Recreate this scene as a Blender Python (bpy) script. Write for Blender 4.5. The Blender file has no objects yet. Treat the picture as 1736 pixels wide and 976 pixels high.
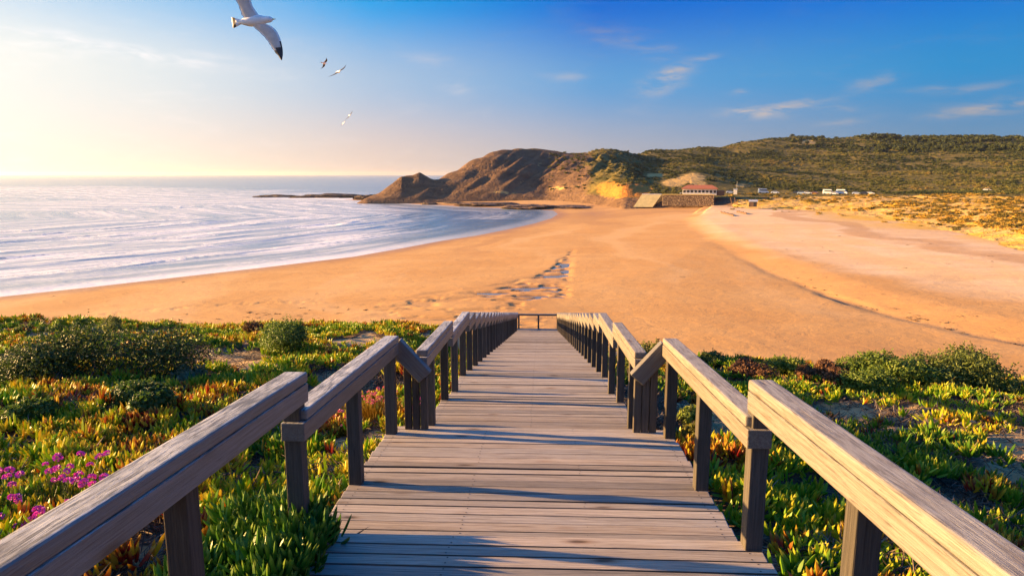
import bpy, bmesh, math, random
import numpy as np
from mathutils import Vector, Matrix, Euler

random.seed(7)
RNG = np.random.default_rng(11)
sc = bpy.context.scene
C = sc.collection

# ------------------------------------------------------------------ camera
F = 1157.0                               # focal length in photo pixels (24 mm)
PITCH = math.atan2(192, F)
YAW = math.radians(2.33)
CAMZ = 18.0
cam_d = bpy.data.cameras.new('camera')
cam_d.sensor_width = 36.0
cam_d.lens = F / 1736 * 36.0
cam_d.clip_start = 0.05
cam_d.clip_end = 90000
cam = bpy.data.objects.new('camera', cam_d)
cam.location = (0, 0, CAMZ)
cam.rotation_euler = (math.pi / 2 - PITCH, 0, YAW)
C.objects.link(cam)
sc.camera = cam

# ------------------------------------------------------------------ light
SUN_EL = math.radians(11.5)
SUN_AZ = math.radians(-83.5)             # measured from +Y, negative = left
sun_dir = Vector((math.sin(SUN_AZ) * math.cos(SUN_EL), math.cos(SUN_AZ) * math.cos(SUN_EL), math.sin(SUN_EL)))
sd = bpy.data.lights.new('sun', 'SUN')
sd.energy = 4.6
sd.angle = math.radians(0.53)
sd.color = (1.0, 0.60, 0.22)
so = bpy.data.objects.new('sun', sd)
so.rotation_euler = sun_dir.to_track_quat('Z', 'Y').to_euler()
so.location = (-40, 5, 40)
C.objects.link(so)

sc.view_settings.view_transform = 'Standard'
sc.view_settings.look = 'None'
sc.view_settings.gamma = 1.0
EXPO = 2.2
sc.view_settings.exposure = EXPO
sc.view_settings.use_curve_mapping = False


# ------------------------------------------------------------------ node helper
class NT:
    def __init__(self, tree):
        self.t = tree
        tree.nodes.clear()

    def n(self, kind, ins=None, **props):
        nd = self.t.nodes.new(kind)
        for k, v in props.items():
            setattr(nd, k, v)
        for k, v in (ins or {}).items():
            s = nd.inputs[k]
            if hasattr(v, 'is_linked') or isinstance(v, bpy.types.NodeSocket):
                self.t.links.new(v, s)
            else:
                s.default_value = v
        return nd

    def m(self, op, a, b=0.0, c=0.0, clamp=False):
        return self.n('ShaderNodeMath', {0: a, 1: b, 2: c}, operation=op, use_clamp=clamp).outputs[0]

    def vm(self, op, a, b=(0, 0, 0)):
        return self.n('ShaderNodeVectorMath', {0: a, 1: b}, operation=op).outputs[0]

    def rng(self, v, a, b, c=0.0, d=1.0, smooth=True):
        return self.n('ShaderNodeMapRange', {0: v, 1: a, 2: b, 3: c, 4: d},
                      interpolation_type='SMOOTHSTEP' if smooth else 'LINEAR').outputs[0]

    def mix(self, fac, a, b):
        nd = self.n('ShaderNodeMix', None, data_type='RGBA')
        for k, v in ((0, fac), (6, a), (7, b)):
            s = nd.inputs[k]
            if isinstance(v, bpy.types.NodeSocket):
                self.t.links.new(v, s)
            else:
                s.default_value = v if k == 0 else (*v[:3], 1)
        return nd.outputs[2]

    def noise(self, vec, scale, detail=4, rough=0.55, dist=0.0, w=None):
        ins = {'Scale': scale, 'Detail': detail, 'Roughness': rough, 'Distortion': dist}
        if vec is not None:
            ins['Vector'] = vec
        if w is None:
            return self.n('ShaderNodeTexNoise', ins).outputs[0]
        nd = self.n('ShaderNodeTexNoise', None, noise_dimensions='4D')
        ins['W'] = w
        for k, v in ins.items():
            s = nd.inputs[k]
            if isinstance(v, bpy.types.NodeSocket):
                self.t.links.new(v, s)
            else:
                s.default_value = v
        return nd.outputs[0]

    def mapping(self, vec, scale=(1, 1, 1), rot=(0, 0, 0), loc=(0, 0, 0)):
        return self.n('ShaderNodeMapping', {'Vector': vec, 'Scale': scale, 'Rotation': rot, 'Location': loc}).outputs[0]

    def attr(self, name, kind='GEOMETRY'):
        return self.n('ShaderNodeAttribute', None, attribute_name=name, attribute_type=kind)

    def bump(self, h, strength, dist, normal=None):
        ins = {'Height': h, 'Strength': strength, 'Distance': dist}
        if normal is not None:
            ins['Normal'] = normal
        return self.n('ShaderNodeBump', ins).outputs[0]

    def out(self, shader):
        self.n('ShaderNodeOutputMaterial', {'Surface': shader})


def new_mat(name):
    m = bpy.data.materials.new(name)
    m.use_nodes = True
    return m, NT(m.node_tree)


# ------------------------------------------------------------------ pixel geometry
def pix_ray(x, y):
    u = (np.asarray(x, float) - 868) / F
    v = -(np.asarray(y, float) - 488) / F
    dx = u
    dy = math.cos(PITCH) + v * math.sin(PITCH)
    dz = -math.sin(PITCH) + v * math.cos(PITCH)
    c, s = math.cos(YAW), math.sin(YAW)
    return c * dx - s * dy, s * dx + c * dy, dz


def pix_plane(x, y, z):
    a, b, c = pix_ray(x, y)
    t = (z - CAMZ) / c
    return a * t, b * t


def proj(X, Y, Z):
    c, s = math.cos(YAW), math.sin(YAW)
    x = c * X + s * Y
    yy = -s * X + c * Y
    d = yy * math.cos(PITCH) - (Z - CAMZ) * math.sin(PITCH)
    v = yy * math.sin(PITCH) + (Z - CAMZ) * math.cos(PITCH)
    d = np.where(np.abs(d) < 1e-3, 1e-3, d)
    return 868 + F * x / d, 488 - F * v / d


def smooth(a, b, x):
    t = np.clip((np.asarray(x, float) - a) / (b - a), 0, 1)
    return t * t * (3 - 2 * t)


# ------------------------------------------------------------------ sky
def build_world():
    w = bpy.data.worlds.new('World')
    sc.world = w
    w.use_nodes = True
    T = NT(w.node_tree)
    d = T.n('ShaderNodeTexCoord').outputs['Generated']
    sep = T.n('ShaderNodeSeparateXYZ', {0: d})
    x, y, z = sep.outputs
    zc = T.m('MAXIMUM', z, 0.004)
    zs = T.m('MULTIPLY', zc, 2.3)
    vec = T.n('ShaderNodeCombineXYZ', {0: x, 1: y, 2: zs}).outputs[0]
    vec = T.vm('NORMALIZE', vec)
    sky = T.n('ShaderNodeTexSky', {'Vector': vec}, sky_type='NISHITA', sun_disc=False)
    sky.sun_elevation = SUN_EL
    sky.sun_rotation = SUN_AZ
    sky.altitude = 0
    sky.air_density = 1.0
    sky.dust_density = 1.2
    sky.ozone_density = 3.0
    nis = T.n('ShaderNodeHueSaturation', {'Color': sky.outputs[0], 'Saturation': 1.3, 'Hue': 0.5, 'Value': 1.0}).outputs[0]
    # sea haze: pale towards the sun and the horizon, deep blue away from both
    az = T.m('ARCTAN2', x, y)
    el = T.m('ARCSINE', z)
    hl = T.m('SQRT', T.m('ADD', T.m('MULTIPLY', x, x), T.m('MULTIPLY', y, y)))
    cosd = T.m('DIVIDE', T.m('ADD', T.m('MULTIPLY', x, math.sin(SUN_AZ)), T.m('MULTIPLY', y, math.cos(SUN_AZ))), T.m('MAXIMUM', hl, 0.001))
    daz = T.m('DIVIDE', T.m('ARCCOSINE', T.m('MINIMUM', T.m('MAXIMUM', cosd, -1.0), 1.0)), math.pi)

    def ramp(stops):
        r = T.n('ShaderNodeValToRGB', {0: daz})
        e = r.color_ramp.elements
        while len(e) < len(stops):
            e.new(0.5)
        for q, (p, c) in zip(e, stops):
            q.position = p / 180
            q.color = (*[v * 0.5 for v in c], 1)
        return r.outputs[0]
    hor = ramp([(0, (1.25, 1.10, 0.85)), (44, (0.99, 0.93, 0.82)), (55, (0.95, 0.82, 0.72)), (70, (0.78, 0.62, 0.56)), (88, (0.45, 0.44, 0.50)), (113, (0.16, 0.28, 0.44)), (180, (0.11, 0.22, 0.40))])
    mid = ramp([(0, (1.2, 1.1, 0.95)), (44, (0.97, 0.96, 0.88)), (55, (0.78, 0.83, 0.84)), (70, (0.42, 0.56, 0.74)), (88, (0.13, 0.36, 0.68)), (113, (0.03, 0.28, 0.61)), (180, (0.02, 0.22, 0.50))])
    top = ramp([(0, (0.95, 1.0, 1.0)), (44, (0.55, 0.74, 0.92)), (55, (0.28, 0.57, 0.88)), (70, (0.0, 0.36, 0.84)), (88, (0.0, 0.145, 0.66)), (113, (0.0, 0.165, 0.68)), (180, (0.0, 0.17, 0.66))])
    grad = T.mix(T.rng(el, math.radians(1.0), math.radians(7.5)), hor, mid)
    grad = T.mix(T.rng(el, math.radians(7.0), math.radians(13.8)), grad, top)
    zen = T.rng(el, math.radians(13.0), math.radians(65))
    grad = T.mix(zen, grad, (0.01 * .5, 0.20 * .5, 0.70 * .5))
    gsc = T.n('ShaderNodeVectorMath', {0: grad, 3: 2.0 / (2 ** EXPO) / 0.10}, operation='SCALE').outputs[0]
    hs = T.mix(0.98, nis, gsc)
    # thin clouds: broad faint cirrus everywhere and a few denser wisps
    base = T.n('ShaderNodeCombineXYZ', {0: T.m('MULTIPLY', az, 1.0), 1: T.m('MULTIPLY', el, 4.0), 2: 0.0}).outputs[0]
    nz = T.noise(base, 9.0, 7, 0.62, 0.8)
    nz2 = T.noise(T.mapping(base, (1, 1, 1), (0, 0, 0.5)), 26.0, 5, 0.6, 0.5)
    det = T.m('ADD', T.m('MULTIPLY', nz, 0.6), T.m('MULTIPLY', nz2, 0.4))
    total = None
    wisps = [(240, 92, 130, 9, 0.10, 0.30), (380, 98, 60, 8, 0.15, .25), (60, 75, 120, 18, 0.0, 0.12), (1282, 190, 42, 9, 0.0, 1.0),
             (1122, 138, 34, 16, -0.35, 0.85), (1115, 84, 34, 12, 0.2, 0.45), (1040, 62, 55, 16, 0.3, 0.30),
             (1150, 118, 30, 7, -.3, .5), (1195, 100, 22, 5, -.2, .4), (1340, 178, 60, 7, -0.12, 0.5), (1400, 184, 50, 6, 0.05, 0.35), (1480, 140, 30, 9, -0.2, 0.45), (1252, 158, 12, 5, 0, .6),
             (1440, 205, 35, 5, -0.1, 0.4), (1620, 190, 55, 7, -0.15, 0.4), (1710, 178, 60, 10, -0.15, 0.6),
             (1570, 152, 30, 4, 0, .35), (1660, 150, 40, 5, -.1, .35), (772, 150, 22, 9, 0, 0.45), (960, 130, 35, 8, .1, .3), (720, 100, 40, 8, .1, .25)]
    for (px, py, hw, hh, ang, st) in wisps:
        a, b, c = pix_ray(px, py)
        az0 = math.atan2(a, b)
        el0 = math.atan2(c, math.hypot(a, b))
        k = 1 / F
        da = T.m('SUBTRACT', az, az0)
        de = T.m('SUBTRACT', el, el0)
        ca, sa = math.cos(ang), math.sin(ang)
        # image y points down
        u = T.m('SUBTRACT', T.m('MULTIPLY', da, ca / (hw * k)), T.m('MULTIPLY', de, sa / (hw * k)))
        v = T.m('ADD', T.m('MULTIPLY', da, sa / (hh * k)), T.m('MULTIPLY', de, ca / (hh * k)))
        r = T.m('ADD', T.m('MULTIPLY', u, u), T.m('MULTIPLY', v, v))
        g = T.m('MULTIPLY', T.m('EXPONENT', T.m('MULTIPLY', r, -1.0)), st)
        total = g if total is None else T.m('ADD', total, g)
    wis = T.m('MULTIPLY', total, T.rng(det, 0.38, 0.62))
    cir = T.m('MULTIPLY', T.rng(det, 0.50, 0.75), 0.10)
    cl = T.m('MINIMUM', T.m('ADD', wis, cir), 0.85)
    lum = T.n('ShaderNodeRGBToBW', {0: hs}).outputs[0]
    cc = T.n('ShaderNodeVectorMath', {0: (1.0, 0.86, 0.80), 3: T.m('MULTIPLY', lum, 1.9)}, operation='SCALE').outputs[0]
    col = T.mix(cl, hs, cc)
    bg = T.n('ShaderNodeBackground', {'Color': col, 'Strength': 0.10})
    T.n('ShaderNodeOutputWorld', {'Surface': bg.outputs[0]})


build_world()


# ------------------------------------------------------------------ numpy noise
def _hash(ix, iy, seed):
    n = (ix.astype(np.int64) * 374761393 + iy.astype(np.int64) * 668265263 + seed * 1274126177) & 0x7fffffff
    n = ((n ^ (n >> 13)) * 1274126177) & 0x7fffffff
    n = n ^ (n >> 16)
    return (n & 0xffff) / 65535.0


def vnoise(x, y, seed=0):
    ix, iy = np.floor(x), np.floor(y)
    fx, fy = x - ix, y - iy
    fx = fx * fx * fx * (fx * (fx * 6 - 15) + 10)
    fy = fy * fy * fy * (fy * (fy * 6 - 15) + 10)
    a = _hash(ix, iy, seed)
    b = _hash(ix + 1, iy, seed)
    c = _hash(ix, iy + 1, seed)
    d = _hash(ix + 1, iy + 1, seed)
    return (a + (b - a) * fx) * (1 - fy) + (c + (d - c) * fx) * fy


def fbm(x, y, seed=0, octv=4, gain=0.5):
    x = np.asarray(x, float)
    y = np.asarray(y, float)
    s = 0
    a = 1
    tot = 0
    for i in range(octv):
        s = s + a * vnoise(x * 2 ** i + 17.3 * i, y * 2 ** i - 9.1 * i, seed + i)
        tot += a
        a *= gain
    return s / tot


# ------------------------------------------------------------------ object helpers
def link(o, parent=None):
    C.objects.link(o)
    if parent is not None:
        o.parent = parent
    return o


def tag(o, label=None, cat=None, group=None, kind=None):
    if label:
        o['label'] = label
    if cat:
        o['category'] = cat
    if group:
        o['group'] = group
    if kind:
        o['kind'] = kind
    return o


def empty(name, loc=(0, 0, 0), rz=0.0, label=None, cat=None, group=None):
    o = bpy.data.objects.new(name, None)
    o.empty_display_size = 0.2
    o.location = loc
    o.rotation_euler = (0, 0, rz)
    C.objects.link(o)
    return tag(o, label, cat, group)


def mesh_np(name, verts, faces, mat=None, smooth_shade=False):
    me = bpy.data.meshes.new(name)
    me.from_pydata([tuple(v) for v in verts] if not isinstance(verts, np.ndarray) else verts.tolist(), [],
                   faces if not isinstance(faces, np.ndarray) else faces.tolist())
    if mat:
        me.materials.append(mat)
    if smooth_shade:
        me.polygons.foreach_set('use_smooth', [True] * len(me.polygons))
    me.update()
    return me


def mesh_bm(name, bm, mat=None, sm=False):
    me = bpy.data.meshes.new(name)
    bm.to_mesh(me)
    bm.free()
    if mat:
        for mm in (mat if isinstance(mat, (list, tuple)) else [mat]):
            me.materials.append(mm)
    if sm:
        me.polygons.foreach_set('use_smooth', [True] * len(me.polygons))
    return me


def obj(name, me, parent=None, loc=(0, 0, 0), rot=(0, 0, 0)):
    o = bpy.data.objects.new(name, me)
    o.location = loc
    o.rotation_euler = rot
    return link(o, parent)


def fattr(me, name, vals, domain='POINT'):
    a = me.attributes.new(name, 'FLOAT', domain)
    a.data.foreach_set('value', np.asarray(vals, np.float32).ravel())


def vattr(me, name, vals):
    a = me.attributes.new(name, 'FLOAT_VECTOR', 'POINT')
    a.data.foreach_set('vector', np.asarray(vals, np.float32).ravel())


def grid_faces(nu, nv):
    i = np.arange(nu - 1)[:, None] * nv + np.arange(nv - 1)[None, :]
    return np.stack([i, i + 1, i + nv + 1, i + nv], -1).reshape(-1, 4)


def grid_mesh(name, X, Y, Z, mat, keep=None):
    nu, nv = X.shape
    V = np.stack([X, Y, Z], -1).reshape(-1, 3)
    Fc = grid_faces(nu, nv)
    if keep is not None:
        k = keep.reshape(-1)
        Fc = Fc[k[Fc].any(1)]
    me = bpy.data.meshes.new(name)
    me.vertices.add(len(V))
    me.vertices.foreach_set('co', V.astype(np.float32).ravel())
    me.loops.add(len(Fc) * 4)
    me.loops.foreach_set('vertex_index', Fc.astype(np.int32).ravel())
    me.polygons.add(len(Fc))
    me.polygons.foreach_set('loop_start', np.arange(0, len(Fc) * 4, 4, dtype=np.int32))
    me.update(calc_edges=True)
    me.polygons.foreach_set('use_smooth', np.ones(len(Fc), bool))
    me.materials.append(mat)
    me.validate()
    return me


def bevel_box(name, sx, sy, sz, bev, mat, seg=2, shift=(0, 0, 0)):
    bm = bmesh.new()
    bmesh.ops.create_cube(bm, size=1.0)
    for v in bm.verts:
        v.co = Vector((v.co.x * sx + shift[0], v.co.y * sy + shift[1], v.co.z * sz + shift[2]))
    if bev > 0:
        bmesh.ops.bevel(bm, geom=list(bm.edges), offset=bev, segments=seg, affect='EDGES', profile=0.6)
    return mesh_bm(name, bm, mat)

# ================================================================== MATERIALS of the ground
def mat_beach():
    m, T = new_mat('beach_sand_material')
    P = T.n('ShaderNodeNewGeometry').outputs['Position']
    wet = T.attr('wet').outputs['Fac']
    dry = T.attr('dry').outputs['Fac']
    gold = T.attr('gold').outputs['Fac']
    dark = T.attr('dark').outputs['Fac']
    n1 = T.noise(P, 0.06, 5, 0.6, 0.6)
    n2 = T.noise(P, 0.9, 6, 0.65)
    st = T.noise(T.mapping(P, (0.02, 0.16, 0.1), (0, 0, 0.35)), 1.0, 5, 0.6, 0.7)
    c = T.mix(T.rng(n1, 0.3, 0.7), (0.565, 0.30, 0.095), (0.615, 0.35, 0.125))
    c = T.mix(T.m('MULTIPLY', T.rng(st, 0.45, 0.66), 0.35), c, (0.51, 0.26, 0.08))
    d2 = T.m('MULTIPLY', dry, T.rng(T.m('ADD', st, T.m('MULTIPLY', n1, .3)), 0.50, 0.78, 1.0, 0.65))
    c = T.mix(d2, c, (0.74, 0.525, 0.32))
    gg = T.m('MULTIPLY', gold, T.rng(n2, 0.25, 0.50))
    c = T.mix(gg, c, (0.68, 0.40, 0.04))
    tone = T.attr('tone').outputs['Fac']
    c = T.mix(T.m('MULTIPLY', T.rng(tone, 0.5, 0.72), 0.55), c, (0.43, 0.22, 0.08))
    c = T.mix(T.m('MULTIPLY', T.rng(tone, 0.45, 0.25), 0.5), c, (0.69, 0.43, 0.19))
    c = T.mix(wet, c, (0.34, 0.175, 0.08))
    c = T.mix(T.m('MULTIPLY', dark, 0.8), c, (0.17, 0.11, 0.075))
    c = T.mix(T.m('MULTIPLY', T.rng(n2, 0.52, 0.75), 0.22), c, (0.36, 0.22, 0.11))
    fine = T.noise(P, 5.0, 5, 0.7)
    rip = T.noise(T.mapping(P, (0.5, 1.6, 0.5), (0, 0, 0.3)), 1.0, 4, 0.6, 0.4)
    b = T.bump(T.m('ADD', T.m('MULTIPLY', n2, .7), fine), 0.35, 0.05)
    b = T.bump(rip, 0.38, 0.14, b)
    hum = T.noise(T.mapping(P, (0.30, 0.42, 0.3), (0, 0, 0.6)), 1.0, 5, 0.62, 0.8)
    b = T.bump(hum, 0.30, 0.35, b)
    rough = T.rng(wet, 0, 1, 0.85, 0.32)
    p = T.n('ShaderNodeBsdfPrincipled', {'Base Color': c, 'Roughness': rough, 'Normal': b, 'Specular IOR Level': 0.25})
    T.out(p.outputs[0])
    return m


def mat_sea():
    m, T = new_mat('sea_water_material')
    P = T.n('ShaderNodeNewGeometry').outputs['Position']
    sd_ = T.attr('sd').outputs['Fac']
    al = T.attr('al').outputs['Fac']
    env = T.attr('env').outputs['Fac']
    shore = T.n('ShaderNodeCombineXYZ', {0: T.m('MULTIPLY', sd_, 0.10), 1: T.m('MULTIPLY', al, 0.018), 2: 0.0}).outputs[0]
    w1 = T.noise(shore, 1.0, 3, 0.5)
    w2 = T.noise(T.n('ShaderNodeCombineXYZ', {0: T.m('MULTIPLY', sd_, 0.22), 1: T.m('MULTIPLY', al, 0.022), 2: 3.0}).outputs[0], 1.0, 5, 0.6, 0.6)
    fine = T.noise(T.mapping(P, (0.55, 0.9, 0.5)), 1.0, 6, 0.68, 0.8)
    dd = T.m('ADD', sd_, T.m('MULTIPLY', T.m('SUBTRACT', w1, 0.5), 52.0))
    ph = T.m('FRACT', T.m('DIVIDE', dd, 24.0))
    saw = T.m('SUBTRACT', 1.0, ph)
    band = T.rng(saw, 0.25, 0.95)
    f = T.m('ADD', T.m('MULTIPLY', band, 0.60), T.m('MULTIPLY', T.m('SUBTRACT', T.m('ADD', T.m('MULTIPLY', fine, .6), T.m('MULTIPLY', w2, .4)), 0.5), 1.9))
    f = T.m('MULTIPLY', T.rng(f, 0.30, 0.66), env)
    # thin wash along the sand
    edge = T.m('ADD', sd_, T.m('MULTIPLY', T.m('SUBTRACT', w2, 0.5), 4.0))
    wash = T.attr('wash').outputs['Fac']
    washw = T.m('MULTIPLY', T.rng(edge, 2.5, 11.0, 1.0, 0.0), wash)
    f = T.m('MAXIMUM', f, T.m('MULTIPLY', washw, T.rng(fine, .2, .5, .75, 1.0)))
    f = T.m('MAXIMUM', f, T.m('MULTIPLY', env, T.rng(T.m('ADD', T.m('MULTIPLY', w2, .85), T.m('MULTIPLY', fine, .15)), .35, .67, .12, .70)))
    f = T.m('MINIMUM', f, 0.95)
    n_big = T.noise(T.mapping(P, (0.05, 0.11, 0.05), (0, 0, -0.35)), 1.0, 6, 0.62, 0.4)
    n_sm = T.noise(T.mapping(P, (0.6, 1.1, 0.5), (0, 0, -0.35)), 1.0, 5, 0.65, 0.3)
    b = T.bump(n_big, 0.40, 1.8)
    b = T.bump(n_sm, 0.35, 0.25, b)
    shal = T.rng(sd_, 0.0, 40.0, 1.0, 0.0)
    wc = T.mix(shal, (0.02, 0.12, 0.28), (0.13, 0.20, 0.26))
    water = T.n('ShaderNodeBsdfPrincipled', {'Base Color': wc, 'Roughness': 0.16, 'IOR': 1.33, 'Normal': b})
    foam = T.n('ShaderNodeBsdfPrincipled', {'Base Color': (0.90, 0.88, 0.86, 1), 'Roughness': 0.55, 'Normal': b, 'Specular IOR Level': .3})
    mx = T.n('ShaderNodeMixShader', {0: f, 1: water.outputs[0], 2: foam.outputs[0]})
    T.out(mx.outputs[0])
    return m


def mat_hills():
    m, T = new_mat('hill_rock_and_scrub_material')
    P = T.n('ShaderNodeNewGeometry').outputs['Position']
    clay = T.attr('clay').outputs['Fac']
    sand_lit = T.attr('sand_lit').outputs['Fac']
    green = T.attr('green').outputs['Fac']
    duns = T.attr('dunes').outputs['Fac']
    n1 = T.noise(P, 0.035, 6, 0.62, 0.6)
    n2 = T.noise(P, 0.22, 5, 0.65, 0.4)
    n3 = T.noise(P, 0.09, 4, 0.6)
    strat = T.noise(T.mapping(P, (0.03, 0.05, 0.16), (0.2, 0.5, 0.3)), 1.0, 6, 0.65, 1.2)
    rock = T.mix(T.rng(strat, 0.35, 0.65), (0.11, 0.065, 0.042), (0.20, 0.12, 0.070))
    rock = T.mix(T.m('MULTIPLY', T.rng(n2, .45, .7), .6), rock, (0.20, 0.125, 0.07))
    g = T.mix(T.rng(n3, 0.35, 0.65), (0.085, 0.078, 0.022), (0.21, 0.155, 0.042))
    g = T.mix(T.m('MULTIPLY', T.rng(n2, 0.5, 0.75), 0.6), g, (0.05, 0.055, 0.018))
    gm = T.rng(T.m('ADD', green, T.m('MULTIPLY', T.m('SUBTRACT', n1, 0.5), 1.1)), 0.35, 0.65)
    c = T.mix(gm, rock, g)
    cm = T.rng(T.m('ADD', clay, T.m('MULTIPLY', T.m('SUBTRACT', n2, 0.5), 1.2)), 0.42, 0.7)
    c = T.mix(cm, c, T.mix(n3, (0.46, 0.16, 0.03), (0.56, 0.25, 0.05)))
    sm = T.rng(T.m('ADD', sand_lit, T.m('MULTIPLY', T.m('SUBTRACT', n2, 0.5), 1.3)), 0.42, 0.72)
    c = T.mix(sm, c, (0.60, 0.39, 0.14))
    du = T.rng(T.m('ADD', duns, T.m('MULTIPLY', T.m('SUBTRACT', n2, 0.5), 1.0)), 0.4, 0.6)
    c = T.mix(du, c, T.mix(T.rng(n3, .4, .65), (0.58, 0.37, 0.13), (0.55, 0.33, 0.045)))
    b = T.bump(n2, 0.8, 2.5)
    b = T.bump(strat, 0.5, 3.0, b)
    p = T.n('ShaderNodeBsdfPrincipled', {'Base Color': c, 'Roughness': 0.95, 'Normal': b, 'Specular IOR Level': 0.1})
    T.out(p.outputs[0])
    return m


def mat_dune():
    m, T = new_mat('dune_ground_material')
    P = T.n('ShaderNodeNewGeometry').outputs['Position']
    cov = T.attr('cover').outputs['Fac']
    n1 = T.noise(P, 1.4, 6, 0.65, 0.5)
    n2 = T.noise(P, 9.0, 6, 0.7)
    n3 = T.noise(T.mapping(P, (9, 22, 9), (0, 0, 0.6)), 1.0, 5, 0.7, 2.0)
    sand = T.mix(T.rng(n1, 0.3, 0.7), (0.40, 0.27, 0.14), (0.55, 0.38, 0.20))
    litter = T.mix(T.rng(n3, 0.4, 0.62), (0.07, 0.048, 0.034), (0.27, 0.18, 0.12))
    k = T.rng(T.m('ADD', cov, T.m('MULTIPLY', T.m('SUBTRACT', n1, 0.5), 0.9)), 0.22, 0.5)
    c = T.mix(k, sand, litter)
    c = T.mix(T.m('MULTIPLY', T.rng(n2, 0.57, 0.70), 0.75), c, (0.06, 0.04, 0.03))
    b = T.bump(T.m('ADD', n1, T.m('MULTIPLY', n2, 0.35)), 0.8, 0.09)
    b = T.bump(n3, 0.7, 0.02, b)
    p = T.n('ShaderNodeBsdfPrincipled', {'Base Color': c, 'Roughness': 0.95, 'Normal': b, 'Specular IOR Level': 0.1})
    T.out(p.outputs[0])
    return m


M_BEACH, M_SEA, M_HILL, M_DUNE = mat_beach(), mat_sea(), mat_hills(), mat_dune()

# ================================================================== SHORE
_sh_px = [(0, 503), (150, 487), (300, 470), (450, 453), (600, 435), (680, 421), (750, 408), (810, 399), (860, 389), (905, 379), (935, 370), (946, 363),
          (938, 357), (880, 354), (800, 351), (700, 346), (640, 341), (560, 338)]
_sx, _sy = pix_plane([p[0] for p in _sh_px], [p[1] for p in _sh_px], 0.0)
SHORE = np.array([(-420, -330), (-240, -110), (-150, 12), (-112, 58)] + list(zip(_sx, _sy)) + [(-260, 520), (-700, 900)], float)


def shore_dist(X, Y):
    """signed distance to the waterline (land positive) and distance along it"""
    best = np.full(X.shape, 1e9)
    sgn = np.ones(X.shape)
    alo = np.zeros(X.shape)
    acc = 0.0
    for (ax, ay), (bx, by) in zip(SHORE[:-1], SHORE[1:]):
        ex, ey = bx - ax, by - ay
        L2 = ex * ex + ey * ey
        L = math.sqrt(L2)
        t = ((X - ax) * ex + (Y - ay) * ey) / L2
        tc = np.clip(t, 0, 1)
        dx, dy = X - (ax + tc * ex), Y - (ay + tc * ey)
        dd = dx * dx + dy * dy
        cr = ex * (Y - ay) - ey * (X - ax)
        k = dd < best
        best = np.where(k, dd, best)
        sgn = np.where(k, np.where(cr < 0, 1.0, -1.0), sgn)
        alo = np.where(k, acc + tc * L, alo)
        acc += L
    return np.sqrt(best) * sgn, alo


def poly_dist(X, Y, pts):
    best = np.full(X.shape, 1e9)
    sgn = np.ones(X.shape)
    for (ax, ay), (bx, by) in zip(pts[:-1], pts[1:]):
        ex, ey = bx - ax, by - ay
        t = np.clip(((X - ax) * ex + (Y - ay) * ey) / (ex * ex + ey * ey), 0, 1)
        dx, dy = X - (ax + t * ex), Y - (ay + t * ey)
        dd = dx * dx + dy * dy
        cr = ex * (Y - ay) - ey * (X - ax)
        k = dd < best
        best = np.where(k, dd, best)
        sgn = np.where(k, np.where(cr < 0, 1.0, -1.0), sgn)
    return np.sqrt(best) * sgn


def poly_px(pts, z):
    a, b = pix_plane([p[0] for p in pts], [p[1] for p in pts], z)
    return list(zip(a, b))


# the little stream at the foot of the dry sand (right side of it = dry, higher)
CHAN = poly_px([(2500, 700), (2000, 628), (1736, 577), (1650, 562), (1560, 541), (1470, 518), (1400, 496), (1320, 464), (1260, 434), (1205, 405), (1172, 382), (1160, 368), (1175, 360)], 2.5)
BERM = poly_px([(2500, 610), (2000, 560), (1736, 522), (1600, 497), (1480, 472), (1380, 447), (1290, 425), (1220, 402), (1180, 385), (1170, 372), (1185, 363)], 2.8)


def beach_z(X, Y):
    d, _ = shore_dist(X, Y)
    z = np.where(d > 0, np.minimum(d, 70) * 0.030 + np.clip(d - 70, 0, 120) * 0.006, d * 0.035)
    z = np.maximum(z, -4)
    cd = poly_dist(X, Y, CHAN)           # positive on the dry side
    nz = (fbm(X / 14, Y / 14, 5, 3) - 0.5) * 5
    z = z + 0.55 * smooth(-1, 9, cd + nz * 0.3) + 0.5 * smooth(10, 45, poly_dist(X, Y, BERM) + 6)
    z = z + (fbm(X / 22, Y / 22, 3, 4) - 0.5) * 0.30 * smooth(4, 25, d)
    return z, d, cd


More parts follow.
